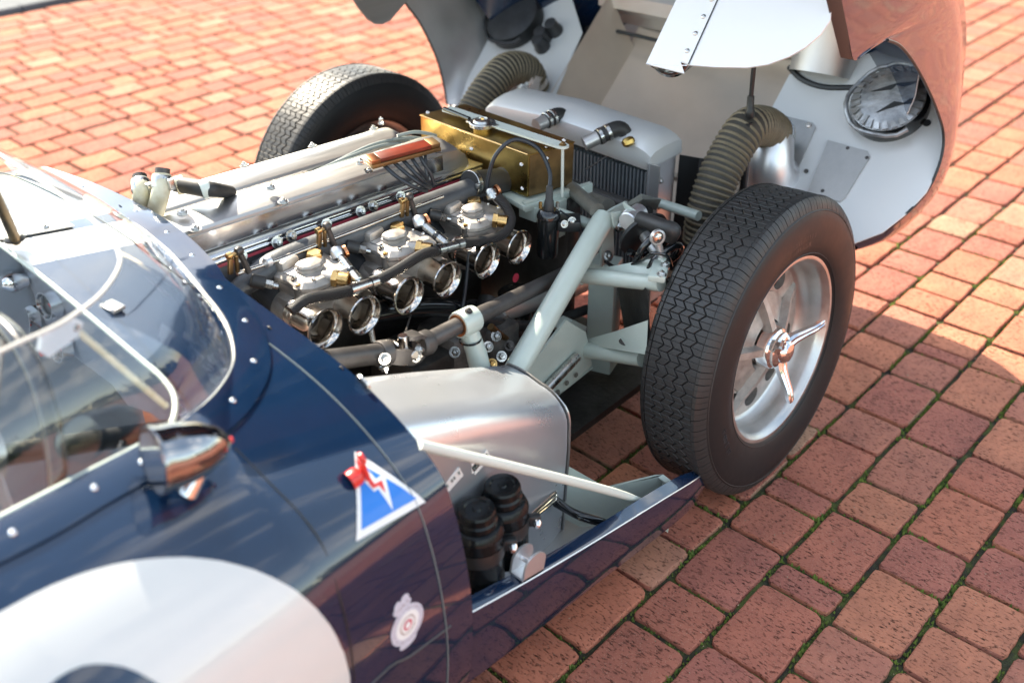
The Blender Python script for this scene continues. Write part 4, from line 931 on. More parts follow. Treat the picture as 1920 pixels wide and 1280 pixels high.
for p in ((-0.9029, -0.1300, 0.6830), (-0.6844, -0.1300, 0.6680), (-0.4624, -0.1300, 0.6569)):
    p = V(p); m = MB(); ax = Vector((.75, -.55, -.38)).normalized(); m.cyl(p, p+ax*.026, .0125, 16); v_ = part('balance_stub', m, 'rubber', shaft); m = MB(); m.cyl(p+ax*.024, p+ax*.040, .0085, 6); m.cyl(p+ax*.038, p+ax*.050, .006, 12); part('stub_nut', m, 'steel', v_)
m = MB(); m.cyl((-0.8679, -0.1300, 0.7035), V((-0.8679, -0.1300, 0.7035))+Vector((.012, 0, 0)), .010, 12); part('shaft_collar', m, 'alu', shaft)
# ignition lead clip and leads
c0, c1 = V((-0.5679, -0.0795, 0.7950)), V((-0.4119, -0.1129, 0.7950)); dxl = (c1-c0).normalized(); dy_ = Vector((0, 1, .12)); dy_ = (dy_-dxl*dy_.dot(dxl)).normalized(); dn = dxl.cross(dy_); Rm = Matrix((dxl, dy_, dn)).transposed(); mid = (c0+c1)/2; ln_ = (c1-c0).length
m = MB(); m.box(mid, (ln_*.74, .030, .008), Rm, bev=.001); clip = part('lead_clip', m, 'redbrown')
for s in (-1, 1): m = MB(); m.box(mid+dxl*s*ln_*.435, (ln_*.13, .031, .009), Rm, bev=.001); part('clip_end', m, 'brass_dark' if s > 0 else 'copper', clip)
m = MB(); m.box(mid-dy_*.004-dn*.0085, (ln_, .030, .008), Rm, bev=.001); part('clip_base', m, 'brass_dark', clip)
for p in ((-0.5767, -0.0869, 0.7750), (-0.3975, -0.0990, 0.7650)):
    m = MB(); m.tube([V(p)+Vector((.007*math.cos(a), .007*math.sin(a), .003)) for a in (k*math.pi/6 for k in range(11))], .002, 6); part('retaining_spring', m, 'steelgrey', clip)
    bolt_at(V(p)+Vector((.001, -.001, 0)), upn, clip, .005, 'steel')
m = MB(); m.bolt(c0+Vector((-.012, .01, -.006)), upn, .005, .008); part('bolt', m, 'steel', clip)
m = MB(); m.tube([(-0.5390, -0.0803, 0.7840), (-0.5354, -0.1213, 0.7620), (-0.5089, -0.1464, 0.7350), (-0.4693, -0.1371, 0.7120)], .0042, 10, spline=6); part('ignition_lead', m, 'ht')
m = MB(); m.tube([(-0.5164, -0.0854, 0.7840), (-0.5095, -0.1183, 0.7620), (-0.4891, -0.1410, 0.7350), (-0.4556, -0.1324, 0.7120)], .0042, 10, spline=6); part('ignition_lead', m, 'ht')
m = MB(); m.tube([(-0.4949, -0.0889, 0.7840), (-0.4922, -0.1218, 0.7620), (-0.4762, -0.1353, 0.7350), (-0.4504, -0.1301, 0.7120)], .0042, 10, spline=6); part('ignition_lead', m, 'ht')
m = MB(); m.tube([(-0.4725, -0.0933, 0.7840), (-0.4737, -0.1178, 0.7620), (-0.4582, -0.1227, 0.7350), (-0.4435, -0.1214, 0.7120)], .0042, 10, spline=6); part('ignition_lead', m, 'ht')
m = MB(); m.tube([(-0.4512, -0.0960, 0.7840), (-0.4516, -0.1134, 0.7620), (-0.4426, -0.1239, 0.7350), (-0.4384, -0.1273, 0.7120)], .0042, 10, spline=6); part('ignition_lead', m, 'ht')
m = MB(); m.tube([(-0.4303, -0.0979, 0.7840), (-0.4455, -0.1118, 0.7620), (-0.4522, -0.1212, 0.7350), (-0.4521, -0.1239, 0.7120)], .0042, 10, spline=6); part('ignition_lead', m, 'ht')
m = MB(); m.tube([(-0.2456, 0.0750, 0.7097), (-0.2634, 0.0970, 0.6964), (-0.3255, 0.1090, 0.7195), (-0.4029, 0.1210, 0.7229), (-0.5319, 0.1330, 0.7059), (-0.5798, 0.1450, 0.7094)], .0040, 10, spline=6); part('plug_lead', m, 'lead')
m = MB(); m.tube([(-0.2661, 0.0750, 0.7105), (-0.3002, 0.0930, 0.7057), (-0.3695, 0.1050, 0.7208), (-0.4534, 0.1170, 0.7179), (-0.5494, 0.1290, 0.7076)], .0040, 10, spline=6); part('plug_lead', m, 'lead')
m = MB(); m.tube([(-0.2915, 0.0750, 0.7102), (-0.3450, 0.0890, 0.7073), (-0.4058, 0.1010, 0.7125), (-0.4877, 0.1130, 0.7134), (-0.5597, 0.1250, 0.7083)], .0040, 10, spline=6); part('plug_lead', m, 'lead')
m = MB(); m.tube([(-0.2410, 0.0750, 0.7031), (-0.2570, 0.0850, 0.7053), (-0.2952, 0.0970, 0.7187), (-0.3414, 0.1090, 0.7242)], .0040, 10, spline=6); part('plug_lead', m, 'lead')
m = MB(); m.tube([(-0.2352, 0.0750, 0.7105), (-0.2594, 0.0810, 0.7225), (-0.2895, 0.0930, 0.7308), (-0.3281, 0.1050, 0.7302)], .0040, 10, spline=6); part('plug_lead', m, 'lead')

# breather pipes at the back of the head
for pts, cu in (([(-0.9551, 0.1278, 0.7600), (-0.9519, 0.1092, 0.8000), (-0.9415, 0.1265, 0.8150)], 0), ([(-0.9430, 0.0957, 0.7600), (-0.9345, 0.0686, 0.8100), (-0.9217, 0.0765, 0.8350)], 0)):
    m = MB(); m.tube(pts, .0165, 16, spline=6); bp_ = part('breather_hose', m, 'cream')
    a, b = V(pts[1]), V(pts[2]); d = (b-a).normalized(); m = MB(); m.lathe([(.0172, -.012), (.0185, -.010), (.0185, .010), (.0172, .012)], a.lerp(b, .55), d, 18); m.box(a.lerp(b, .55)+Vector((.006, -.02, 0)), (.012, .014, .022), bev=.002); part('hose_clip', m, 'steel', bp_)
    m = MB(); m.tube([b, b+d*.012], .0135, 14); part('pipe_end', m, 'steelgrey', bp_)
m = MB(); m.tube([(-0.8878, 0.0976, 0.8000), (-0.8734, 0.0327, 0.8050), (-0.8562, 0.0187, 0.8000), (-0.8062, 0.0494, 0.7700)], [.0155, .0155, .0145, .012], 16, spline=5); el = part('breather_elbow', m, 'rubber')
for uv in (0, 1):
    p = ((-0.8853, 0.0870, 0.8000), (-0.8703, 0.0253, 0.8050))[uv]; m = MB(); m.lathe([(.016, -.009), (.0178, -.007), (.0178, .007), (.016, .009)], p, (.9, -.35, .1), 18); part('hose_clip', m, 'cream' if uv == 0 else 'strap', el)
# ------------------------------------------------------------------ brass header tank
zt = .722
qa, qb, qc, qd = [V(p) for p in ((-0.1854, 0.1787, 0.7220), (-0.2077, -0.1849, 0.7220), (-0.0661, -0.2194, 0.7220), (-0.0856, 0.1304, 0.7220))]
ux = (qc-qb).normalized(); uy = (qa-qb).normalized()
lx, ly = .125, (qa-qb).length; qd = qa+ux*lx; qc = qb+ux*lx
m = MB(); lo = Vector((-.004, 0, -.098)); m.loft([[qa+lo, qb+lo, qc+lo, qd+lo], [qa, qb, qc, qd]]); tank = part('header_tank', m, 'brass')
m = MB(); e = Vector((0, 0, .0012)); m.loft([[p+e*s for p in (qa-ux*.002+uy*.002, qb-ux*.002-uy*.002, qc+ux*.002-uy*.002, qd+ux*.002+uy*.002)] for s in (0, 2)]); part('tank_top', m, 'brass', tank)
m = MB(); m.prism([qb-uy*.0015+ux*.004+lo, qc-uy*.0015+lo, qc-uy*.0015-e*2, qb-uy*.0015+ux*.004-e*2], uy*.001); part('tank_end', m, 'brass_dark', tank)
m = MB(); m.tube([qa+Vector((-.001, 0, .001)), qb+Vector((-.001, 0, .001))], .0022, 6); part('solder_seam', m, 'brass_bright', tank)
for p in (qa+(qb-qa)*.50+Vector((-.002, 0, -.034)), qb+uy*.018+Vector((-.002, 0, -.026)), qb+ux*.05-uy*.002+Vector((0, 0, -.018)), qa+ux*.02+Vector((0, 0, .003)), qb+ux*.06+uy*.01+Vector((0, 0, .003)), qc+uy*.02+Vector((-.01, 0, .003)), qb+uy*.015+Vector((-.002, 0, -.082))):
    m = MB(); m.lathe([(.005, 0), (.0045, .002), (0, .004)], p, (-.5, -.3, .6), 10); part('tank_screw', m, 'nickel', tank)
p = V((-0.1624, -0.0054, 0.7220)); m = MB(); m.lathe([(.022, 0), (.022, .010), (.026, .012)], p, (0, 0, 1), 28); part('filler_neck', m, 'brass', tank)
m = MB(); m.lathe([(.026, .011), (.031, .013), (.031, .020), (.029, .022), (.022, .022), (.019, .027), (.012, .029), (.011, .026), (0, .026)], p, (0, 0, 1), 36); 
for s in (-1, 1): m.box(p+Vector((.008*s, -.031*s, .0165)), (.016, .016, .006), bev=.002)
part('pressure_cap', m, 'steel', tank)
m = MB(); m.lathe([(.0045, .026), (.003, .031), (0, .0315)], p, (0, 0, 1), 12); part('cap_rivet', m, 'brass_bright', tank)
# strap over the tank, its drop rod and the shelf
s0, s1 = V((-0.1411, 0.1329, 0.7350)), V((-0.1482, -0.2339, 0.7350)); d = (s1-s0).normalized(); n_ = Vector((-d.y, d.x, 0)); m = MB(); out = []
for k in range(7): a = math.pi*k/6-math.pi/2; out.append(s1+d*.014*math.cos(a)+n_*.014*math.sin(a))
out += [s0+n_*.016, s0-n_*.016]; m.prism(out, (0, 0, .005)); strap = part('tank_strap', m, 'strap')
bolt_at(s1+Vector((0, 0, .005)), (0, 0, 1), strap, .005, 'brass_dark')
m = MB(); m.tube([s1+Vector((0, 0, .004)), s1+Vector((-.004, -.004, -.115))], .0034, 8); part('strap_rod', m, 'strap', strap)
m = MB(); m.tube([(-0.1538, 0.1286, 0.7420), (-0.1654, 0.0338, 0.7420)], .005, 8); part('overflow_pipe', m, 'black', tank)
m = MB(); b0 = qb+lo; m.box(b0+ux*.07+uy*.06+Vector((0, 0, -.012)), (.175, .17, .012), Matrix.Rotation(math.atan2(ux.y, ux.x), 3, 'Z'), bev=.002); m.box(b0+ux*.07-uy*.018+Vector((0, 0, -.012)), (.19, .012, .022), Matrix.Rotation(math.atan2(ux.y, ux.x), 3, 'Z')); part('tank_shelf', m, 'frame')
m = MB(); m.box(b0+ux*.065-uy*.02+Vector((0, 0, -.06)), (.034, .034, .09), bev=.002); m.box(b0+ux*.02-uy*.0+Vector((0, 0, -.035)), (.05, .05, .035), bev=.002); part('shelf_bracket', m, 'frame')
# ------------------------------------------------------------------ radiator
ra, rb = V((0.2000, 0.2210, 0.6401)), V((0.2000, -0.3058, 0.6311)); m = MB()
yl, yr = .235, -.285; zr = .636
def rsec(y, s, dz=0): return [Vector((.155+a, y, zr+b*s+dz)) for a, b in ((-.03, -.035), (-.046, -.005), (-.045, .022), (-.028, .038), (.01, .045), (.06, .045), (.085, .030), (.09, -.035))]
m.loft([rsec(yl+.01, .45), rsec(yl-.008, .9), rsec(yl-.03, 1, .004), rsec(.0, 1, .016), rsec(yr+.03, 1, .004), rsec(yr+.008, .9), rsec(yr-.008, .5)]); rt_ = part('radiator_tank', m, 'silver', None, 35)
m = MB(); m.box((.185, (yl+yr)/2, .40), (.075, yl-yr-.03, .40)); rad = part('radiator', m, 'core')
m = MB()
for k in range(44): y = yl-.02-(yl-yr-.04)*k/43; m.box((.142, y, .40), (.016, .0048, .39))
tag(part('radiator_fins', m, 'fin', rad), kind='stuff')
m = MB(); m.box((.165, yr-.004, .43), (.115, .004, .40)); m.box((.112, yr-.02, .43), (.004, .03, .40)); sp_ = part('radiator_side_plate', m, 'alu', rad)
for zz in (.57, .50): bolt_at(Vector((.16, yr-.007, zz)), (0, -1, 0), sp_, .005)
m = MB(); m.sheet([[(.225, -.30, .62), (.22, -.30, .3)], [(.26, -.335, .61), (.25, -.335, .3)], [(.33, -.345, .585), (.32, -.345, .3)], [(.36, -.335, .56), (.35, -.335, .3)]], .003); part('duct_flap', m, 'black_satin', rad)
for p0, p1 in (((0.0500, 0.0145, 0.6690), (0.1150, 0.0030, 0.6801)), ((0.0500, -0.1386, 0.6597), (0.1150, -0.1796, 0.6873))):
    p0, p1 = V(p0), V(p1); d = (p1-p0).normalized(); m = MB(); m.tube([p0, p0.lerp(p1, .55)], .017, 18); st_ = part('hose_stub', m, 'alu_dull'); m = MB(); m.tube([p0.lerp(p1, .45), p1, p1+d*.022+Vector((0, 0, -.012)), p1+d*.035+Vector((0, 0, -.045))], .0195, 18, spline=4); hq = part('coolant_hose', m, 'rubber', st_)
    for t in (.55, .8): m = MB(); q = p0.lerp(p1, t); m.lathe([(.0198, -.005), (.021, -.004), (.021, .004), (.0198, .005)], q, d, 20); part('hose_clamp', m, 'steel', st_)
m = MB(); p = V((0.1000, -0.2328, 0.6738)); m.lathe([(0, .014), (.008, .014), (.012, .008), (.012, -.008), (.008, -.014), (0, -.014)], p, (-.8, .3, -.2), 8); dt = part('drain_tap', m, 'brass')
m = MB(); m.tube([(0.1604, -0.1699, 0.6320), (0.1225, -0.1423, 0.6000), (0.0798, -0.1228, 0.5800)], .0022, 6, spline=4); part('capillary', m, 'steelgrey', dt)
m = MB(); m.tube([(0.0600, -0.0714, 0.5336), (0.0500, -0.2009, 0.5382), (0.0300, -0.3493, 0.5450)], .018, 14); part('radiator_crossbar', m, 'rubber', rad)
# ------------------------------------------------------------------ front frame (near side)
def tube_part(name, pts, r, mt, n=16, spline=0, par=None):
    m = MB(); m.tube(pts, r, n, spline=spline); return part(name, m, mt, par)
tube_part('chassis_tube', [(-0.1556, -0.3600, 0.6071), (-0.5678, -0.4500, 0.4302)], .0245, 'frame', 22)
tube_part('upper_rail', [(-0.0200, -0.0888, 0.5999), (-0.1683, -0.3500, 0.6252)], .017, 'frame_dirty')
tube_part('cross_tube', [(0.0300, -0.0822, 0.5365), (-0.0600, -0.2989, 0.5780)], .021, 'frame_dirty')
tube_part('rear_upper_rail', [(-0.1954, -0.2600, 0.6037), (-0.1560, -0.3200, 0.5793)], .012, 'frame')
tube_part('front_upper_rail', [(0.1200, -0.3069, 0.5339), (0.1000, -0.4435, 0.5446)], .012, 'frame')
fp = MB(); fp.prism([(-0.1973, -0.3700, 0.6165), (-0.1343, -0.3650, 0.6215), (-0.0723, -0.3600, 0.6162), (-0.0615, -0.3600, 0.5837), (-0.1337, -0.3700, 0.5738), (-0.1253, -0.3700, 0.5110), (-0.1360, -0.3700, 0.4950), (-0.1714, -0.3700, 0.4958), (-0.1789, -0.3720, 0.5785)], (0, .006, 0)); pk = part('damper_bracket', fp, 'frame')
fp = MB(); o = V((-0.1392, -0.3950, 0.5903)); fp.prism([(-0.1787, -0.3920, 0.6379), (-0.1480, -0.3920, 0.6319), (-0.1101, -0.3920, 0.5954), (-0.1082, -0.3920, 0.5740), (-0.1239, -0.3920, 0.5720), (-0.1642, -0.3920, 0.5922)], (0, -.005, 0)); fp.prism([(-0.1447, -0.4000, 0.6469), (-0.1362, -0.4300, 0.6317), (-0.1277, -0.4300, 0.6034), (-0.1216, -0.4000, 0.6021)], (0, 0, .006)); part('damper_lug', fp, 'frame', pk)
bolt_at((-0.1535, -0.3980, 0.5991), (-.3, -.9, .2), pk, .0085, 'steel', 'pivot_bolt', .010)
fp = MB(); fp.prism([(-0.0900, -0.3290, 0.5844), (0.0200, -0.3330, 0.5964), (0.0500, -0.3700, 0.5822), (0.0500, -0.3652, 0.5686), (0.0200, -0.3385, 0.5833), (-0.0900, -0.3519, 0.5757)], (.003, .01, -.02)); part('bracket_web', fp, 'frame_dirty', pk)
# damper and spring
a, b = V((-0.1322, -0.4200, 0.6121)), V((-0.1669, -0.5300, 0.5601)); ad = (b-a).normalized(); m = MB(); m.lathe([(0, 0), (.020, .0), (.020, .03), (.013, .035), (.013, .13)], a-ad*.02, ad, 18); dm = part('damper', m, 'alu_dull')
m = MB(); m.lathe([(0, -.004), (.030, -.003), (.054, .004), (.058, .009), (.058, .014), (.052, .016), (0, .016)], a+ad*.030, ad, 32); part('spring_cup', m, 'black_satin', dm)
m = MB(); pu = ad.orthogonal().normalized(); pv = ad.cross(pu); m.tube([a+ad*(.056+.10*k/36)+.046*(math.cos(k*.42)*pu+math.sin(k*.42)*pv) for k in range(37)], .0082, 10); part('coil_spring', m, 'black', dm)
m = MB(); m.cyl(a+Vector((-.028, -.004, .006)), a+Vector((.03, .004, .006)), .021, 22); part('damper_eye', m, 'alu', dm)
tube_part('anti_roll_bar', [(-0.1650, -0.4600, 0.6389), (-0.1795, -0.5300, 0.6466), (-0.1760, -0.5500, 0.6444), (-0.1700, -0.5400, 0.6232)], .0165, 'rubber', 18, 5)
m = MB(); m.lathe([(.0, .008), (.012, .008), (.0165, .004), (.0165, -.004), (.012, -.008), (0, -.008)], (-0.2236, -0.5450, 0.6452), (-.4, -.9, .1), 18); lk = part('drop_link', m, 'alu_dull'); tube_part('link_rod', [(-0.2229, -0.5450, 0.6389), (-0.2123, -0.5500, 0.6002)], .0075, 'alu_dull', 10, 0, lk); bolt_at((-0.2360, -0.5530, 0.6525), (-.4, -.9, .1), lk, .0075, 'nickel')
# wishbones
tube_part('upper_wishbone', [(-0.2414, -0.3650, 0.5015), (-0.2433, -0.5750, 0.5577)], [.0175, .0165], 'frame', 18)
ub = MB(); ub.prism([(-0.2100, -0.3800, 0.5084), (-0.2044, -0.5000, 0.5699), (-0.2081, -0.5600, 0.6019), (-0.2440, -0.5750, 0.5629), (-0.2191, -0.3800, 0.5029)], (0, 0, -.006)); ubp = part('wishbone_web', ub, 'frame')
ub = MB(); p = V((-0.2393, -0.5650, 0.5820)); ub.box(p, (.075, .035, .014), Matrix.Rotation(.45, 3, 'Z'), bev=.003); ub_o = part('ball_joint_plate', ub, 'frame', ubp)
for d in (-.020, .016): bolt_at(p+Vector((d, d*.45-.01, .007)), (0, -.1, 1), ub_o, .006)
tube_part('lower_wishbone', [(-0.2471, -0.3600, 0.3133), (-0.2693, -0.5600, 0.3822)], [.019, .018], 'frame', 18)
ub = MB(); ub.prism([(-0.2339, -0.3600, 0.3243), (-0.2543, -0.4700, 0.4049), (-0.3207, -0.6000, 0.5172), (-0.3180, -0.6000, 0.4398)], (0, 0, -.006)); part('lower_web', ub, 'frame')
ub = MB(); ub.lathe([(.017, 0), (0, .0005)], (-0.2742, -0.5200, 0.4108), (0, 0, 1), 20); part('lightening_hole', ub, 'steelgrey')
ub = MB(); ub.lathe([(0, -.02), (.016, -.018), (.019, 0), (.016, .02), (0, .022)], (-0.2700, -0.3720, 0.3224), (-.8, .5, 0), 18); part('pivot_bush', ub, 'black_satin')
ub = MB(); c = V((-0.0966, -0.3200, 0.3321)); ub.box(c+Vector((.01, .0, -.02)), (.06, .065, .30), Matrix.Rotation(.3, 3, 'Z'), bev=.004); post = part('suspension_post', ub, 'frame')
ub = MB(); ub.box(c+Vector((.085, -.035, -.02)), (.11, .004, .24), Matrix.Rotation(.3, 3, 'Z')); part('post_web', ub, 'frame_dirty', post)
up_ = MB(); up_.prism([(-0.1612, -0.4200, 0.4444), (-0.2674, -0.5600, 0.5463), (-0.2640, -0.5800, 0.3775), (-0.1619, -0.4500, 0.3271)], (.012, .02, 0)); part('upright', up_, 'oily')
# lower longeron
lo_ = MB(); y_ = -.40
lo_.prism([(-0.4807, -0.4000, 0.3654), (-0.3302, -0.4000, 0.4419), (-0.2614, -0.4000, 0.3796), (-0.2391, -0.4000, 0.3148), (-0.2331, -0.4000, 0.2753), (-0.3753, -0.4000, 0.2523), (-0.4643, -0.4000, 0.3111)], (0, .006, 0)); lg_ = part('longeron', lo_, 'frame')
tube_part('longeron_tube', [(-0.4383, -0.4150, 0.3040), (-0.3025, -0.4100, 0.3393)], .011, 'steel', 14, 0, lg_)
fl_ = MB(); fl_.prism([(-0.3845, -0.4000, 0.2530), (-0.2287, -0.4000, 0.2656), (-0.2256, -0.3850, 0.2678), (-0.3851, -0.3850, 0.2564)], (0, 0, .003)); part('longeron_flange', fl_, 'frame', lg_)
for uv in (0, 1, 2): bolt_at(((-0.3627, -0.4060, 0.2730), (-0.3313, -0.4060, 0.2808), (-0.2994, -0.4060, 0.2858))[uv], (-.1, -1, .1), lg_, .0035, 'frame_dirty', 'rivet', .003)
gp = MB(); gp.prism([(-0.2985, -0.3600, 0.3864), (-0.2555, -0.3600, 0.3915), (-0.2057, -0.3600, 0.3513), (-0.2084, -0.3600, 0.3236), (-0.2633, -0.3600, 0.3385)], (0, .03, .0)); part('gusset', gp, 'frame', lg_)
# steering shaft
sj = V((-0.7746, -0.3850, 0.5795)); tube_part('steering_shaft', [(-0.6183, -0.3850, 0.5653), (-0.2524, -0.3350, 0.5007)], .0165, 'steelgrey', 16); tube_part('steering_shaft', [(-0.9438, -0.3850, 0.6408), (-0.8260, -0.3850, 0.5970)], .0185, 'steelgrey', 16); tube_part('steering_shaft', [(-0.7321, -0.3850, 0.5702), (-0.6140, -0.3850, 0.5645)], .0165, 'steelgrey', 16)
uj = MB(); 
for p0, p1, s in (((-0.8344, -0.3850, 0.5990), (-0.7774, -0.3850, 0.5775), 1), ((-0.7122, -0.3850, 0.5663), (-0.7685, -0.3850, 0.5765), -1)):
    p0, p1 = V(p0), V(p1); d = (p1-p0).normalized(); sd = (d.cross(Vector((0, 0, 1)))).normalized() if s == 1 else Vector((0, 0, 1)); sd = (sd-d*sd.dot(d)).normalized(); w_ = d.cross(sd)
    uj.lathe([(0, 0), (.022, 0), (.024, .004), (.024, .022), (.02, .026), (0, .026)], p0, d, 20)
    for e in (-1, 1): uj.loft([[p0+d*l+sd*e*(t0+t)+w_*ww_ for t, ww_ in ((-.004, -h), (.004, -h), (.004, h), (-.004, h))] for l, t0, h in ((.016, .015, .013), (.034, .024, .014), (.052, .025, .0135), (.060, .025, .008))])
uj_o = part('universal_joint', uj, 'steelgrey')
m = MB(); m.cyl(sj+Vector((0, -.030, 0)), sj+Vector((0, .030, 0)), .009, 14); m.cyl(sj+Vector((0, 0, -.030)), sj+Vector((0, 0, .030)), .009, 14); part('joint_spider', m, 'nickel', uj_o)
for p, ax in (((-0.8417, -0.4120, 0.6055), (-.3, -.9, .2)), ((-0.7601, -0.4000, 0.5639), (-.2, -.9, .2)), ((-0.8429, -0.4100, 0.5897), (0, -.4, -1)), ((-0.8100, -0.3800, 0.6004), (0, -.2, 1)), ((-0.7538, -0.4000, 0.5756), (.3, -.9, .2)), ((-0.7381, -0.3800, 0.5848), (0, -.3, 1))):
    bolt_at(p, ax, uj_o, .0065, 'steel', 'joint_bolt', .009)
# bracket carrying the shaft
m = MB(); p = V((-0.6155, -0.3850, 0.5640)); dsh = (V((-0.3181, -0.3850, 0.5419))-V((-0.7321, -0.3850, 0.5702))).normalized()
m.lathe([(.018, -.022), (.0255, -.022), (.0265, -.018), (.0265, .018), (.0255, .022), (.018, .022)], p, dsh, 26); sb = part('shaft_bearing', m, 'frame'); m = MB(); m.lathe([(.0170, -.024), (.022, -.024), (.022, .0), ], p, dsh, 22); part('bearing_bush', m, 'copper', sb)
m = MB(); m.tube([p+Vector((.004, 0, -.015)), (-0.6065, -0.4000, 0.4969), (-0.6055, -0.4100, 0.4508)], [.0185, .0205, .0215], 20); part('bearing_post', m, 'frame', sb)
m = MB(); q = V((-0.6130, -0.3920, 0.5261)); m.lathe([(.0205, -.002), (.0218, -.002), (.0218, .002), (.0205, .002)], q, (.05, -.05, -.9), 22); part('rubber_band', m, 'black', sb); bolt_at(p+Vector((0, -.008, .026)), (0, -.3, 1), sb, .0045, 'steelgrey')
# ignition coil
ca, cb2 = V((-0.2368, -0.2700, 0.6291)), V((-0.2411, -0.2700, 0.5188)); d = (cb2-ca).normalized()
m = MB(); L_ = (cb2-ca).length; m.lathe([(0, 0), (.018, 0), (.024, .006), (.0265, .012), (.0265, .018), (.0245, .021), (.0245, L_-.008), (.022, L_), (0, L_)], ca, d, 28); coil = part('ignition_coil', m, 'black', None, 30)
m = MB(); m.lathe([(0, -.055), (.005, -.055), (.0075, -.052), (.0085, -.022), (.010, -.02), (.012, 0), (.012, .006)], ca, d, 18); part('coil_boot', m, 'rubber', coil)
for s in (-1, 1): m = MB(); m.tube([ca+Vector((.012*s, -.014*s, 0))-d*.002, ca+Vector((.012*s, -.014*s, 0))-d*.016], .004, 8); part('terminal', m, 'brass_bright' if s < 0 else 'steel', coil)
m = MB(); m.box(ca+d*.035+Vector((.035, -.03, 0)), (.05, .05, .025), Matrix.Rotation(.7, 3, 'Z'), bev=.004); cbk = part('coil_bracket', m, 'black_satin', coil); bolt_at((-0.2126, -0.3150, 0.6049), (-.4, -.8, .3), cbk, .006); bolt_at((-0.2320, -0.3100, 0.6041), (-.4, -.8, .3), cbk, .005)
m = MB(); m.tube([ca-d*.05, (-0.2182, -0.2550, 0.7082), (-0.2163, -0.2200, 0.7495), (-0.2452, -0.1800, 0.7673), (-0.2833, -0.1600, 0.7399), (-0.2997, -0.1500, 0.6873), (-0.3027, -0.1500, 0.6545)], .0046, 10, spline=7); part('coil_lead', m, 'ht', coil)
m = MB(); m.tube([(-0.2228, -0.2900, 0.6264), (-0.1815, -0.3100, 0.5856), (-0.1871, -0.3300, 0.5680)], .0022, 6, spline=5); part('coil_wire', m, 'ht', coil)
# oil filter and dark castings low in the bay
m = MB(); m.lathe([(0, 0), (.036, 0), (.040, .004), (.040, .10), (.034, .108), (0, .108)], (-0.2734, -0.2000, 0.4152), (.05, -.03, -1), 30); of = part('oil_filter', m, 'black', None, 30)
m = MB(); m.lathe([(.0405, .050), (.0408, .030)], (-0.2734, -0.2000, 0.4152), (.05, -.03, -1), 30) ; 
p = V((-0.3213, -0.2440, 0.4861)); m = MB(); m.prism([p+Vector((.010*math.cos(k*math.pi/8), -.0025, .011*math.sin(k*math.pi/8))) for k in range(16)], (0, -.001, 0)); part('filter_mark', m, 'pink', of)
for nm, c_, s_, mt in (('timing_cover', (-0.1200, -0.0978, 0.4241), (.05, .30, .36), 'oily'), ('dynamo', (-0.4631, -0.2200, 0.3766), (.18, .12, .12), 'cast_dark'), ('gearbox_flange', (-0.5598, -0.2000, 0.3466), (.2, .15, .14), 'oily'), ('sump', (-0.3155, -0.1200, 0.1856), (.5, .3, .14), 'oily'), ('oil_pump', (-0.4138, -0.2700, 0.3737), (.09, .07, .10), 'cast_dark')):
    m = MB(); m.box(c_, s_, Matrix.Rotation(.05, 3, 'Y'), bev=.015); part(nm, m, mt)
for uvs, r, mt in (([(-0.7138, -0.2150, 0.5597), (-0.5755, -0.2150, 0.5134), (-0.4842, -0.2300, 0.4718), (-0.4080, -0.2500, 0.4180)], .021, 'black'), ([(-0.4614, -0.2700, 0.4506), (-0.3000, -0.2800, 0.3659), (-0.1030, -0.2800, 0.3194)], .012, 'rubber'), ([(-0.3904, -0.2500, 0.4304), (-0.2117, -0.2200, 0.3743), (-0.0239, -0.2000, 0.3306)], .026, 'alu_dull'), ([(-0.3833, -0.2200, 0.4498), (-0.4228, -0.2400, 0.4208)], .022, 'rubber'), ([(-0.4551, -0.2400, 0.6034), (-0.4865, -0.2500, 0.5065), (-0.5146, -0.2600, 0.4712)], .004, 'ht'), ([(-0.6359, -0.2500, 0.5356), (-0.7515, -0.3600, 0.5806)], .002, 'steelgrey'), ([(-0.4605, -0.3000, 0.4463), (-0.4198, -0.3000, 0.4001), (-0.3686, -0.2800, 0.3785)], .008, 'brass_dark'), ([(-0.4378, -0.3000, 0.3704), (-0.3735, -0.2800, 0.3084)], .009, 'oily'), ([(-0.3922, -0.3600, 0.3318), (-0.3027, -0.3300, 0.3450), (-0.2089, -0.3000, 0.3241)], .004, 'copper'), ([(-0.1787, -0.3850, 0.5174), (-0.1904, -0.4300, 0.5206), (-0.2140, -0.5000, 0.5713), (-0.2272, -0.5400, 0.6088), (-0.2081, -0.5600, 0.6019), (-0.1965, -0.5650, 0.5743)], .0042, 'black'), ([(-0.7335, -0.2400, 0.5761), (-0.7432, -0.2600, 0.5289)], .006, 'steel')):
    m = MB(); m.tube(uvs, r, 14, spline=5); part('pipe', m, mt)
for p, mt in (((-0.4554, -0.3100, 0.4240), 'steel'), ((-0.4916, -0.3300, 0.3803), 'brass_bright'), ((-0.4141, -0.3100, 0.3796), 'steelgrey'), ((-0.4615, -0.3300, 0.3842), 'steel'), ((-0.5982, -0.3300, 0.4627), 'steel'), ((-0.4910, -0.3200, 0.4187), 'steel'), ((-0.1697, -0.3850, 0.5270), 'steel')):
    m = MB(); m.bolt(p, (-.3, -.7, .5), .007, .010); part('union_nut', m, mt)
m = MB(); m.box((-.45, -.22, .13), (1.1, .40, .02)); part('undertray', m, 'oily')
m = MB(); m.box((-.45, .35, .26), (.9, .30, .25), bev=.05); part('exhaust_manifold', m, 'oily')

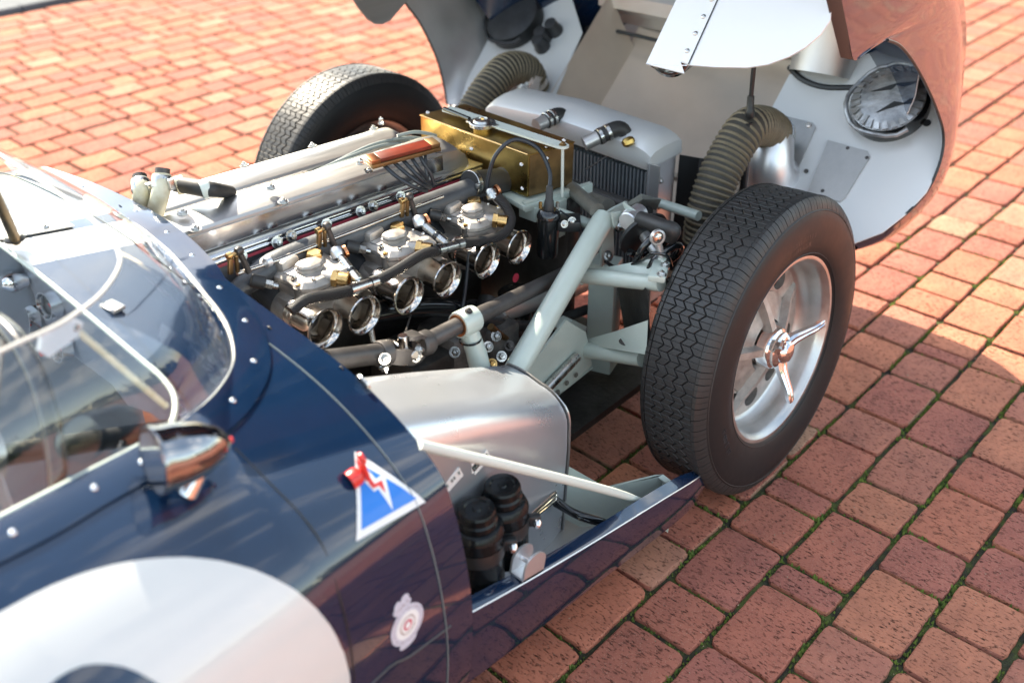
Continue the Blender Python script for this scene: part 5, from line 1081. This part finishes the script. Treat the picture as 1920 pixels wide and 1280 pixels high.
# ------------------------------------------------------------------ the bonnet, tipped forward about its front hinge
bon = bpy.data.objects.new('bonnet', None); C.objects.link(bon); bon.parent = car
def bpart(name, mb, mats, ang=38): return obj(name, mb, mats, bon, ang)
NS = Vector((1.0, 0, .70)); ea = Vector((-.574, 0, .819)); eb_ = Vector((-.819, 0, -.574))
def BP(a, b, y): return NS+ea*a+eb_*b+Vector((0, y, 0))           # a: rearward from the nose, b: downwards, as when shut
# near wheel-arch lip, and the skin wrapping forward from it
lipN = [(0.4034, -0.7000, 0.4416), (0.4577, -0.7450, 0.4658), (0.4771, -0.7850, 0.5207), (0.5357, -0.8000, 0.5602), (0.5607, -0.8050, 0.6081), (0.5826, -0.8000, 0.6538), (0.5829, -0.7900, 0.6975), (0.5262, -0.7850, 0.7595), (0.4607, -0.7800, 0.8199), (0.3866, -0.7750, 0.8807), (0.3174, -0.7720, 0.9300), (0.2525, -0.7700, 0.9668), (0.1984, -0.7680, 0.9865), (0.1483, -0.7660, 0.9908), (0.0977, -0.7650, 0.9845), (0.0618, -0.7650, 0.9785), (0.0140, -0.7650, 1.0410), (-0.0354, -0.7650, 1.1065)]
silN = [(0.4527, -0.6900, 0.3985), (0.5339, -0.7350, 0.4132), (0.5908, -0.7700, 0.4638), (0.6570, -0.7850, 0.5120), (0.7001, -0.7850, 0.5610), (0.7431, -0.7750, 0.6132), (0.7580, -0.7650, 0.6829), (0.7660, -0.7550, 0.7464), (0.7551, -0.7500, 0.8073), (0.7457, -0.7450, 0.8599), (0.7231, -0.7450, 0.8960), (0.7061, -0.7450, 0.9179), (0.6759, -0.7480, 0.9485), (0.6422, -0.7500, 0.9788), (0.5891, -0.7550, 1.0235), (0.5315, -0.7600, 1.0671), (0.4621, -0.7620, 1.1309), (0.3883, -0.7640, 1.2010)]
def skin_rows(lipc, silc, mir=1):
    R = []
    for a, b in zip(lipc, silc):
        a, b = V(a), V(b); fwd = Vector((.07, .05, .02)); q = [a, a.lerp(b, .25)+Vector((0, -.006, 0)), a.lerp(b, .5)+Vector((0, -.010, 0)), a.lerp(b, .75)+Vector((0, -.008, 0)), b, b+fwd*.55+Vector((0, .006, 0)), b+fwd*1.3+Vector((0, .05, -.01)), b+fwd*2.0+Vector((0, .16, -.03)), b+fwd*2.4+Vector((0, .34, -.05))]
        R.append([Vector((p.x, p.y*mir, p.z)) for p in q])
    cols = [smooth([r[j] for r in R], 4)[0] for j in range(9)]
    return [list(c) for c in zip(*cols)]
m = MB(); m.sheet(skin_rows(lipN, silN), .0025); bpart('outer_skin', m, 'navy', 50)
m = MB(); m.sheet(skin_rows(lipN, silN, -1), .0025); bpart('outer_skin', m, ['navy'], 50)
m = MB(); m.sheet([[p+Vector((-.006, -.006, -.004)) for p in r] for r in skin_rows(lipN, silN, -1)], .0015); bpart('skin_lining', m, 'alu_dull', 50)
# the nose between, and the top skin up to the scuttle end
m = MB(); rows = []
for a in (-.05, .1, .3, .6, .9, 1.2, 1.5, 1.82):
    wd = .60+.16*min(1, (a+.05)/.5); rows.append([BP(a, .34*(abs(t)**2.6) - .05*math.sin(math.pi*min(1, max(0, a)/1.72)), wd*t) for t in [k/10-1 for k in range(21)]])
m.sheet(rows, -.003, 0, 1); bpart('top_skin', m, ['navy', 'silver'], 50)
m = MB(); rows = []
for t in [k/10-1 for k in range(21)]:
    rows.append([BP(-.05, .34*abs(t)**2.6, .60*t), BP(-.09, .20+.15*abs(t)**2, .60*t), BP(-.07, .42, .56*t), BP(.02, .55, .52*t)])
m.sheet(rows, .003); bpart('nose_skin', m, 'alu_dull', 50)
# side skins behind the arches: inner flange and pointed tail
for s in (-1, 1):
    m = MB(); p0, p1 = V((0.0618, -0.7650, 0.9785)), V((-0.0376, -0.7650, 1.1069)); q = (p1-p0).normalized(); wv_ = Vector((-.040, .012, .012))
    P_ = [p0, p0+wv_*.9, p1+wv_+q*.0, p1+q*.5+wv_, p1+q*.5]
    m.prism([Vector((p.x, p.y*-s if s == 1 else p.y, p.z)) for p in P_], (0, .0, .003)); bpart('edge_flange', m, 'black_satin')
    m = MB(); A_ = [p0, p0+Vector((.17, 0, .01)), Vector((.60, p0.y, 1.15)), BP(1.0, .08, p0.y), BP(1.82, .06, p0.y), BP(1.82, .40, p0.y)]
    m.prism([Vector((p.x, p.y*(-1 if s == 1 else 1)+.003, p.z)) for p in A_], (0, .003*s, 0)); bpart('rear_side_skin', m, 'navy')
# far side: visible inner face of the skin around the arch
far_edge = [(0.4042, 0.7000, 0.4787), (0.4230, 0.7300, 0.5308), (0.4234, 0.7500, 0.5961), (0.4055, 0.7650, 0.6652), (0.3680, 0.7700, 0.7381), (0.3199, 0.7720, 0.8015), (0.2871, 0.7720, 0.8633)]
far_in = [(0.4178, 0.6650, 0.4794), (0.4814, 0.7000, 0.5401), (0.5355, 0.7200, 0.6106), (0.5863, 0.7350, 0.6659), (0.6549, 0.7450, 0.7190), (0.7450, 0.7550, 0.7691), (0.7919, 0.7600, 0.8619)]
m = MB(); rr = []
for a, b in zip(far_edge, far_in): a, b = V(a), V(b); rr.append([a, a.lerp(b, .35)+Vector((0, .004, 0)), a.lerp(b, .7)+Vector((0, .004, 0)), b, b+Vector((.12, -.05, 0))])
cols = [smooth([r[j] for r in rr], 4)[0] for j in range(5)]; m.sheet([list(c) for c in zip(*cols)], .003); bpart('far_skin_inside', m, 'alu_dull', 50)
m = MB(); m.tube(smooth([V(p) for p in far_edge], 4)[0], .003, 8); bpart('arch_edge', m, 'black_satin')
m = MB(); m.tube(smooth([V(p) for p in lipN[:13]], 4)[0], .0034, 8); bpart('arch_edge', m, 'black_satin')
fp_ = [(0.0941, 0.7400, 0.8575), (0.1105, 0.7400, 0.8307), (0.1383, 0.7400, 0.7952), (0.1666, 0.7400, 0.7742), (0.1972, 0.7400, 0.7680), (0.2295, 0.7400, 0.7739), (0.2638, 0.7400, 0.7952), (0.3005, 0.7400, 0.8162), (0.3649, 0.7400, 0.9003), (0.0676, 0.7400, 0.9768)]
m = MB(); m.prism(fp_, (0, .004, 0)); bpart('far_tail', m, 'alu_brush')
# inner bulkhead panels carrying the lamps
def PB(x, y): return Vector((x, y, .1085+.87*x))
near_p = [(0.3894, -0.7056, 0.4473), (0.4266, -0.7563, 0.4796), (0.4739, -0.7863, 0.5208), (0.5237, -0.8041, 0.5641), (0.5689, -0.8027, 0.6035), (0.6133, -0.7904, 0.6421), (0.6493, -0.7690, 0.6734), (0.6893, -0.7347, 0.7082), (0.7635, -0.6500, 0.7727), (0.7852, -0.5246, 0.7916), (0.6934, -0.3280, 0.7118), (0.5714, -0.3324, 0.6057), (0.4400, -0.3688, 0.4913), (.36, -.40, .4217), (.33, -.66, .3956)]
m = MB(); m.prism(near_p, Vector((.66, 0, -.75))*.003); bpart('lamp_panel', m, 'silver', 60)
far_p = [(0.4166, 0.6885, 0.4709), (0.4888, 0.7222, 0.5338), (0.5639, 0.7481, 0.5991), (0.6338, 0.7636, 0.6599), (0.7163, 0.7537, 0.7317), (0.7745, 0.7456, 0.7823), (0.7765, 0.4966, 0.7840), (0.6844, 0.3731, 0.7039), (0.6000, 0.3576, 0.6305), (0.4935, 0.3333, 0.5378), (0.4159, 0.3198, 0.4703), (0.3604, 0.5134, 0.4220)]
m = MB(); m.prism(far_p, Vector((.66, 0, -.75))*.003); bpart('lamp_panel', m, 'silver', 60)
pn = Vector((-.656, 0, .755))
for s in (1, -1):
    c = Vector((.667, .626*s, .1085+.87*.667)); m = MB(); m.lathe([(.094, -.01), (.094, .03), (.088, .040), (.088, .045)], c, pn, 40); lb_ = bpart('headlamp_bucket', m, 'black_satin' if s == 1 else 'black')
    m = MB(); m.lathe([(.089, .044), (.070, .052), (.04, .056), (0, .057)], c, pn, 40); o = obj('lamp_back', m, 'lens_grey' if s == 1 else 'foil', lb_, 25)
    if s == -1:
        m = MB()
        for k in range(26):
            a = 2*math.pi*k/26; r1, r2b = .062+.012*random.random(), .088; e = Vector((0, 1, 0))*math.cos(a)+pn.cross(Vector((0, 1, 0)))*math.sin(a); g = pn.cross(e)
            m.prism([c+e*r1+pn*.054+g*.004, c+e*r2b+pn*.049+g*.008, c+e*r2b+pn*.047-g*.006, c+e*r1+pn*.053-g*.006], pn*.003)
        tag(obj('silver_tape_strips', m, 'foil', lb_), kind='stuff')
        m = MB(); 
        for d1 in (-.03, .035): 
            e = Vector((0, .8, 0))+pn.cross(Vector((0, 1, 0)))*.6; e.normalize(); g = pn.cross(e); m.prism([c+pn*.0565+g*d1+e*.034, c+pn*.0565+g*(d1*.55)-e*.012, c+pn*.0565+g*d1-e*.036], pn*.001)
        obj('tape_gap', m, 'black_satin', lb_)
    m = MB(); m.tube([c+pn*.04+Vector((0, 1, 0))*.1*math.cos(a)+pn.cross(Vector((0, 1, 0)))*.1*math.sin(a)+pn*.006*math.sin(5*a) for a in (k*math.pi/12-1.2 for k in range(15))], .006, 8); obj('lamp_wiring', m, 'foil' if s == -1 else 'lens_grey', lb_)
# plates, outlet spouts and fixings on the near panel
def plate(name, uvs, th, mt): m = MB(); m.prism(uvs, pn*th); return bpart(name, m, mt)
pl_ = plate('access_plate', [(0.5730, -0.5198, 0.6070), (0.5710, -0.6285, 0.6053), (0.5626, -0.6394, 0.5980), (0.4699, -0.6329, 0.5173), (0.4588, -0.6260, 0.5077), (0.4594, -0.5392, 0.5081)], .006, 'alu_brush')
for q in ((0.5670, -0.5773, 0.6018), (0.4698, -0.5731, 0.5173), (0.5579, -0.6340, 0.5939), (0.5004, -0.5072, 0.5439)): m = MB(); m.lathe([(.006, .003), (.005, .006), (0, .0065)], q, pn, 10); obj('screw', m, 'steelgrey', pl_)
pl_ = plate('duct_plate', [(0.5931, -0.3570, 0.6245), (0.6012, -0.3719, 0.6316), (0.6013, -0.4594, 0.6316), (0.5938, -0.4719, 0.6251), (0.4764, -0.4876, 0.5229), (0.4479, -0.4027, 0.4982)], .004, 'alu_brush')
for q in ((0.5940, -0.3612, 0.6252), (0.5936, -0.4525, 0.6249), (0.4990, -0.4631, 0.5426)): m = MB(); m.lathe([(.008, .003), (.007, .008), (0, .009)], q, pn, 12); obj('screw', m, 'nickel', pl_)
m = MB(); m.lathe([(.010, .0035), (0, .004)], (0.6557, -0.7258, 0.6789), pn, 14); bpart('panel_hole', m, 'black_satin')
for s in (-1, 1):
    hx = Vector((.504, .415*s, .609)); b0 = Vector((.47, .43*s, .52)); m = MB(); m.tube([b0+pn*-.02, b0+pn*.03+Vector((0, 0, .01)), hx+Vector((-.03, 0, .02))], [.075, .062, .052], 24, spline=4); bpart('duct_spout', m, 'alu', 50)
# brake cooling hoses
def ribbed(pts, r, name):
    c, _ = smooth([V(p) for p in pts], 10); m = MB(); rs = [r*(1+.045*math.sin(i*2.1)) for i in range(len(c))]; m.tube(c, r*.97, 22); h = bpart(name, m, 'duct', 60)
    L_ = 0; acc = 0; m = MB(); step = .0135
    T0 = None
    for a, b in zip(c, c[1:]):
        d = (b-a); l = d.length
        while acc < l:
            p = a+d*(acc/l); ax = d.normalized(); u = ax.orthogonal().normalized(); w_ = ax.cross(u); n = 22; vs = []
            for k in range(n):
                e = u*math.cos(2*math.pi*k/n)+w_*math.sin(2*math.pi*k/n); vs += [p+e*r*.96-ax*.0042, p+e*r*1.045-ax*.0012, p+e*r*1.045+ax*.0012, p+e*r*.96+ax*.0042]
            m.add(vs, [[4*k+j, 4*k+j+1, 4*((k+1) % n)+j+1, 4*((k+1) % n)+j] for k in range(n) for j in range(3)]); acc += step
        acc -= l
    tag(obj('hose_ribs', m, 'ductwire', h, 60), kind='stuff')
    return h, c
h, c = ribbed([(0.4908, -0.4150, 0.6195), (0.4181, -0.4150, 0.6642), (0.3327, -0.4150, 0.6816), (0.2726, -0.4100, 0.6345), (0.2215, -0.4100, 0.5753), (0.1931, -0.4100, 0.5079), (0.1884, -0.4100, 0.4375)], .049, 'cooling_hose')
m = MB(); m.lathe([(.0505, -.008), (.053, -.007), (.053, .007), (.0505, .008)], V((0.4808, -0.4150, 0.6267)), (c[1]-c[0]), 24); obj('hose_clamp', m, 'steel', h)
h, c = ribbed([(0.5012, 0.4150, 0.5683), (0.4645, 0.4150, 0.6299), (0.3813, 0.4150, 0.6513), (0.3011, 0.4100, 0.6196), (0.2474, 0.4100, 0.5779), (0.1889, 0.4100, 0.5219)], .049, 'cooling_hose')
m = MB(); m.lathe([(.0505, -.008), (.053, -.007), (.053, .007), (.0505, .008)], V((0.4913, 0.4150, 0.5874)), (c[1]-c[0]), 24); obj('hose_clamp', m, 'steel', h)
# air duct between the lamp panels
m = MB()
def DB(x, y): return Vector((x, y, -.0915+.87*x))
m.sheet([[DB(x, y)+Vector((.03*math.cos(y*4)-.03, 0, 0)) for y in [(.30-.04*(.9-x)/.5)*(1-k/6) for k in range(13)]] for x in (.92, .85, .75, .65, .55, .45, .30)], .003); bpart('duct_floor', m, 'ductskin', 50)
for s in (-1, 1):
    m = MB(); m.sheet([[PB(x, .36*s), PB(x, .36*s).lerp(DB(x+.03, .28*s), .5), DB(x+.03, .27*s)] for x in (.80, .70, .60, .50, .40, .30)], .003); bpart('duct_wall', m, 'ductskin')
m = MB(); m.sheet([[(.88, .40-.08*k, .70+.0*k), (.86, .40-.08*k, .735), (.80, .40-.08*k, .765), (.80, .40-.08*k, .80), (.92, .40-.08*k, .93), (1.0, .40-.08*k, 1.0)] for k in range(11)], .004); bpart('duct_lintel', m, 'alu_dull', 30)
tube = MB(); tube.tube([(0.8000, 0.4513, 0.6833), (0.7900, 0.3330, 0.6953), (0.7900, 0.1709, 0.6940), (0.7800, -0.0069, 0.6902)], .006, 8, spline=4); bpart('wiring_loom', tube, 'black_satin')
tube = MB(); tube.tube([(0.7400, 0.4165, 0.6799), (0.7400, 0.4865, 0.6897), (0.7400, 0.5534, 0.6819)], .007, 8, spline=4); bpart('wiring_loom', tube, 'lens_grey')
for uv in (0, 1, 2): m = MB(); m.lathe([(0, .05), (.02, .045), (.022, .02), (.026, .01), (.026, 0)], ((0.6456, 0.4912, 0.6702), (0.6242, 0.4817, 0.6515), (0.6721, 0.4699, 0.6932))[uv], pn, 14); bpart('wiring_grommet', m, 'lens_grey')
m = MB(); m.tube([(0.7097, -0.3169, 0.7260), (0.6882, -0.3707, 0.7072), (0.6823, -0.4359, 0.7021), (0.6948, -0.5095, 0.7129)], .008, 8, spline=5); bpart('wiring_loom', m, 'black_satin')
m = MB(); cN = Vector((.75, -.50, .75)); m.lathe([(.085, -.03), (.085, .14), (.10, .16)], (0.7326, -0.4028, 0.7458), (.35, .05, .93), 28); bpart('nose_vent', m, 'alu_dull')
# inner arch liner hanging nearest the viewer
LN = [(-0.1817, -0.4623, 0.9699), (-0.1827, -0.5499, 0.9691), (-0.1664, -0.5294, 0.9832), (-0.1685, -0.5486, 0.9814), (-0.1629, -0.6010, 0.9863), (-0.1532, -0.6607, 0.9947), (-0.1419, -0.6958, 1.0046), (-0.1238, -0.7255, 1.0202), (-0.1060, -0.7444, 1.0357), (-0.0833, -0.7578, 1.0554), (-0.0596, -0.7614, 1.0760), (-0.0293, -0.7446, 1.1023), (0.0599, -0.6810, 1.1798), (0.0324, -0.4347, 1.1560)]
dn_ = Vector((-.656, 0, .755))
m = MB(); m.prism(LN, dn_*-.003); ln = bpart('wing_diaphragm', m, 'silver')
m = MB(); m.prism([V(p)+dn_*.0005 for p in ((-0.1648, -0.5282, 0.9846), (-0.1677, -0.5480, 0.9821), (0.0324, -0.5192, 1.1560), (0.0358, -0.4993, 1.1589))], dn_*.0015); sm_ = obj('diaphragm_seam', m, 'silver', ln)
m = MB(); m.prism([V(p)+dn_*.0005 for p in ((-0.1678, -0.5475, 0.9820), (-0.1679, -0.5492, 0.9819), (0.0325, -0.5201, 1.1560), (0.0323, -0.5187, 1.1559))], dn_*.0017); obj('seam_gap', m, 'black_satin', ln)
rivets('rivet', [(V(p)+dn_*.002, dn_) for p in ((-0.1487, -0.5315, 0.9986), (-0.1195, -0.5281, 1.0240), (-0.0910, -0.5248, 1.0487), (-0.0619, -0.5216, 1.0741), (-0.0326, -0.5179, 1.0995))], .0050, 'steel', ln)
m = MB(); rows = []
for k in range(11):
    t = k/10; a = V((-0.1824, -0.4640, 0.9694)).lerp(V((-0.1706, -0.5467, 0.9796)), t); dp = math.sin(math.pi*t)**.6; rows.append([a, a+Vector((.004, 0, -.012*dp)), a+Vector((.022, .004, -.030*dp)), a+Vector((.06, .01, -.028*dp)), a+Vector((.12, .03, -.01*dp))])
m.sheet(rows, .002); obj('diaphragm_channel', m, 'nickel', ln, 60)
# prop rod
m = MB(); m.tube([(0.3000, -0.4309, 0.8543), (0.3000, -0.4347, 0.7324)], .0055, 10); m.lathe([(.0075, 0), (.0085, .004), (.0085, .03), (.011, .034), (.011, .05), (.0075, .055)], (0.3000, -0.4330, 0.7771), V((0.3000, -0.4424, 0.6208))-V((0.3000, -0.4330, 0.7771)), 14); m.tube([(0.3000, -0.4359, 0.7130), (0.3000, -0.4426, 0.5514), (0.3000, -0.4466, 0.4515)], .0095, 12); bpart('prop_rod', m, 'black_satin')

# far-off trees and hedge behind the photographer, seen only as a dark band in the paint
hg = MB(); q = random.Random(11)
for k in range(900):
    x = q.uniform(-45, 45); d_ = q.uniform(0, 3); c = Vector((x, -24-d_+.02*x*x*.2, abs(q.gauss(0, 1.5))+.3)); r = q.uniform(.4, 1.1)
    vs = [c+Vector((q.uniform(-r, r), q.uniform(-r, r), q.uniform(-r, r))) for _ in range(9)]
    hg.add(vs, [[0, 1, 2], [3, 4, 5], [6, 7, 8], [0, 4, 8], [2, 3, 7]])
tag(obj('distant_hedge', hg, 'hedge', flat=True), kind='stuff', label='dark leafy hedge far off at the edge of the brick paving', cat='hedge')

# weld beads where the frame tubes meet their brackets
for p, ax, r in (((-0.1643, -0.3600, 0.5949), (-.35, -.1, -.9), .0255), ((-0.2376, -0.3680, 0.5010), (.5, -.75, 0), .0185), ((-0.2386, -0.3720, 0.3098), (.5, -.75, -.05), .020)):
    ax = V(ax).normalized(); u = ax.orthogonal().normalized(); v_ = ax.cross(u); m = MB()
    m.tube([V(p)+u*r*math.cos(a)+v_*r*math.sin(a)+ax*.0012*math.sin(a*9) for a in (k*math.pi/24 for k in range(49))], [.0028+.0008*(k % 2) for k in range(49)], 6, caps=False); part('weld_bead', m, 'frame')
# grit and crumbs lying on the paving
gr = MB(); q = random.Random(21)
for k in range(420):
    p, ln = bricks[q.randrange(190)]; c = Vector((p.x+q.uniform(-.5, .5)*ln, p.y+q.uniform(-.076, .076), .001)); r = q.uniform(.0008, .0022)*(2 if q.random() < .04 else 1)
    vs = [c+Vector((r*q.uniform(.6, 1.2)*math.cos(a), r*q.uniform(.6, 1.2)*math.sin(a), 0)) for a in (0, 1.6, 3.1, 4.7)]+[c+Vector((0, 0, r*q.uniform(.6, 1.3)))]
    gr.add(vs, [[0, 1, 4], [1, 2, 4], [2, 3, 4], [3, 0, 4]])
tag(obj('grit', gr, 'grit', pav, flat=True), kind='stuff')

# keep the hierarchy at thing > part > sub-part
def depth(o): return 0 if o.parent is None else 1+depth(o.parent)
bpy.context.view_layer.update()
for o in list(C.objects):
    while depth(o) > 2: o.parent = o.parent.parent
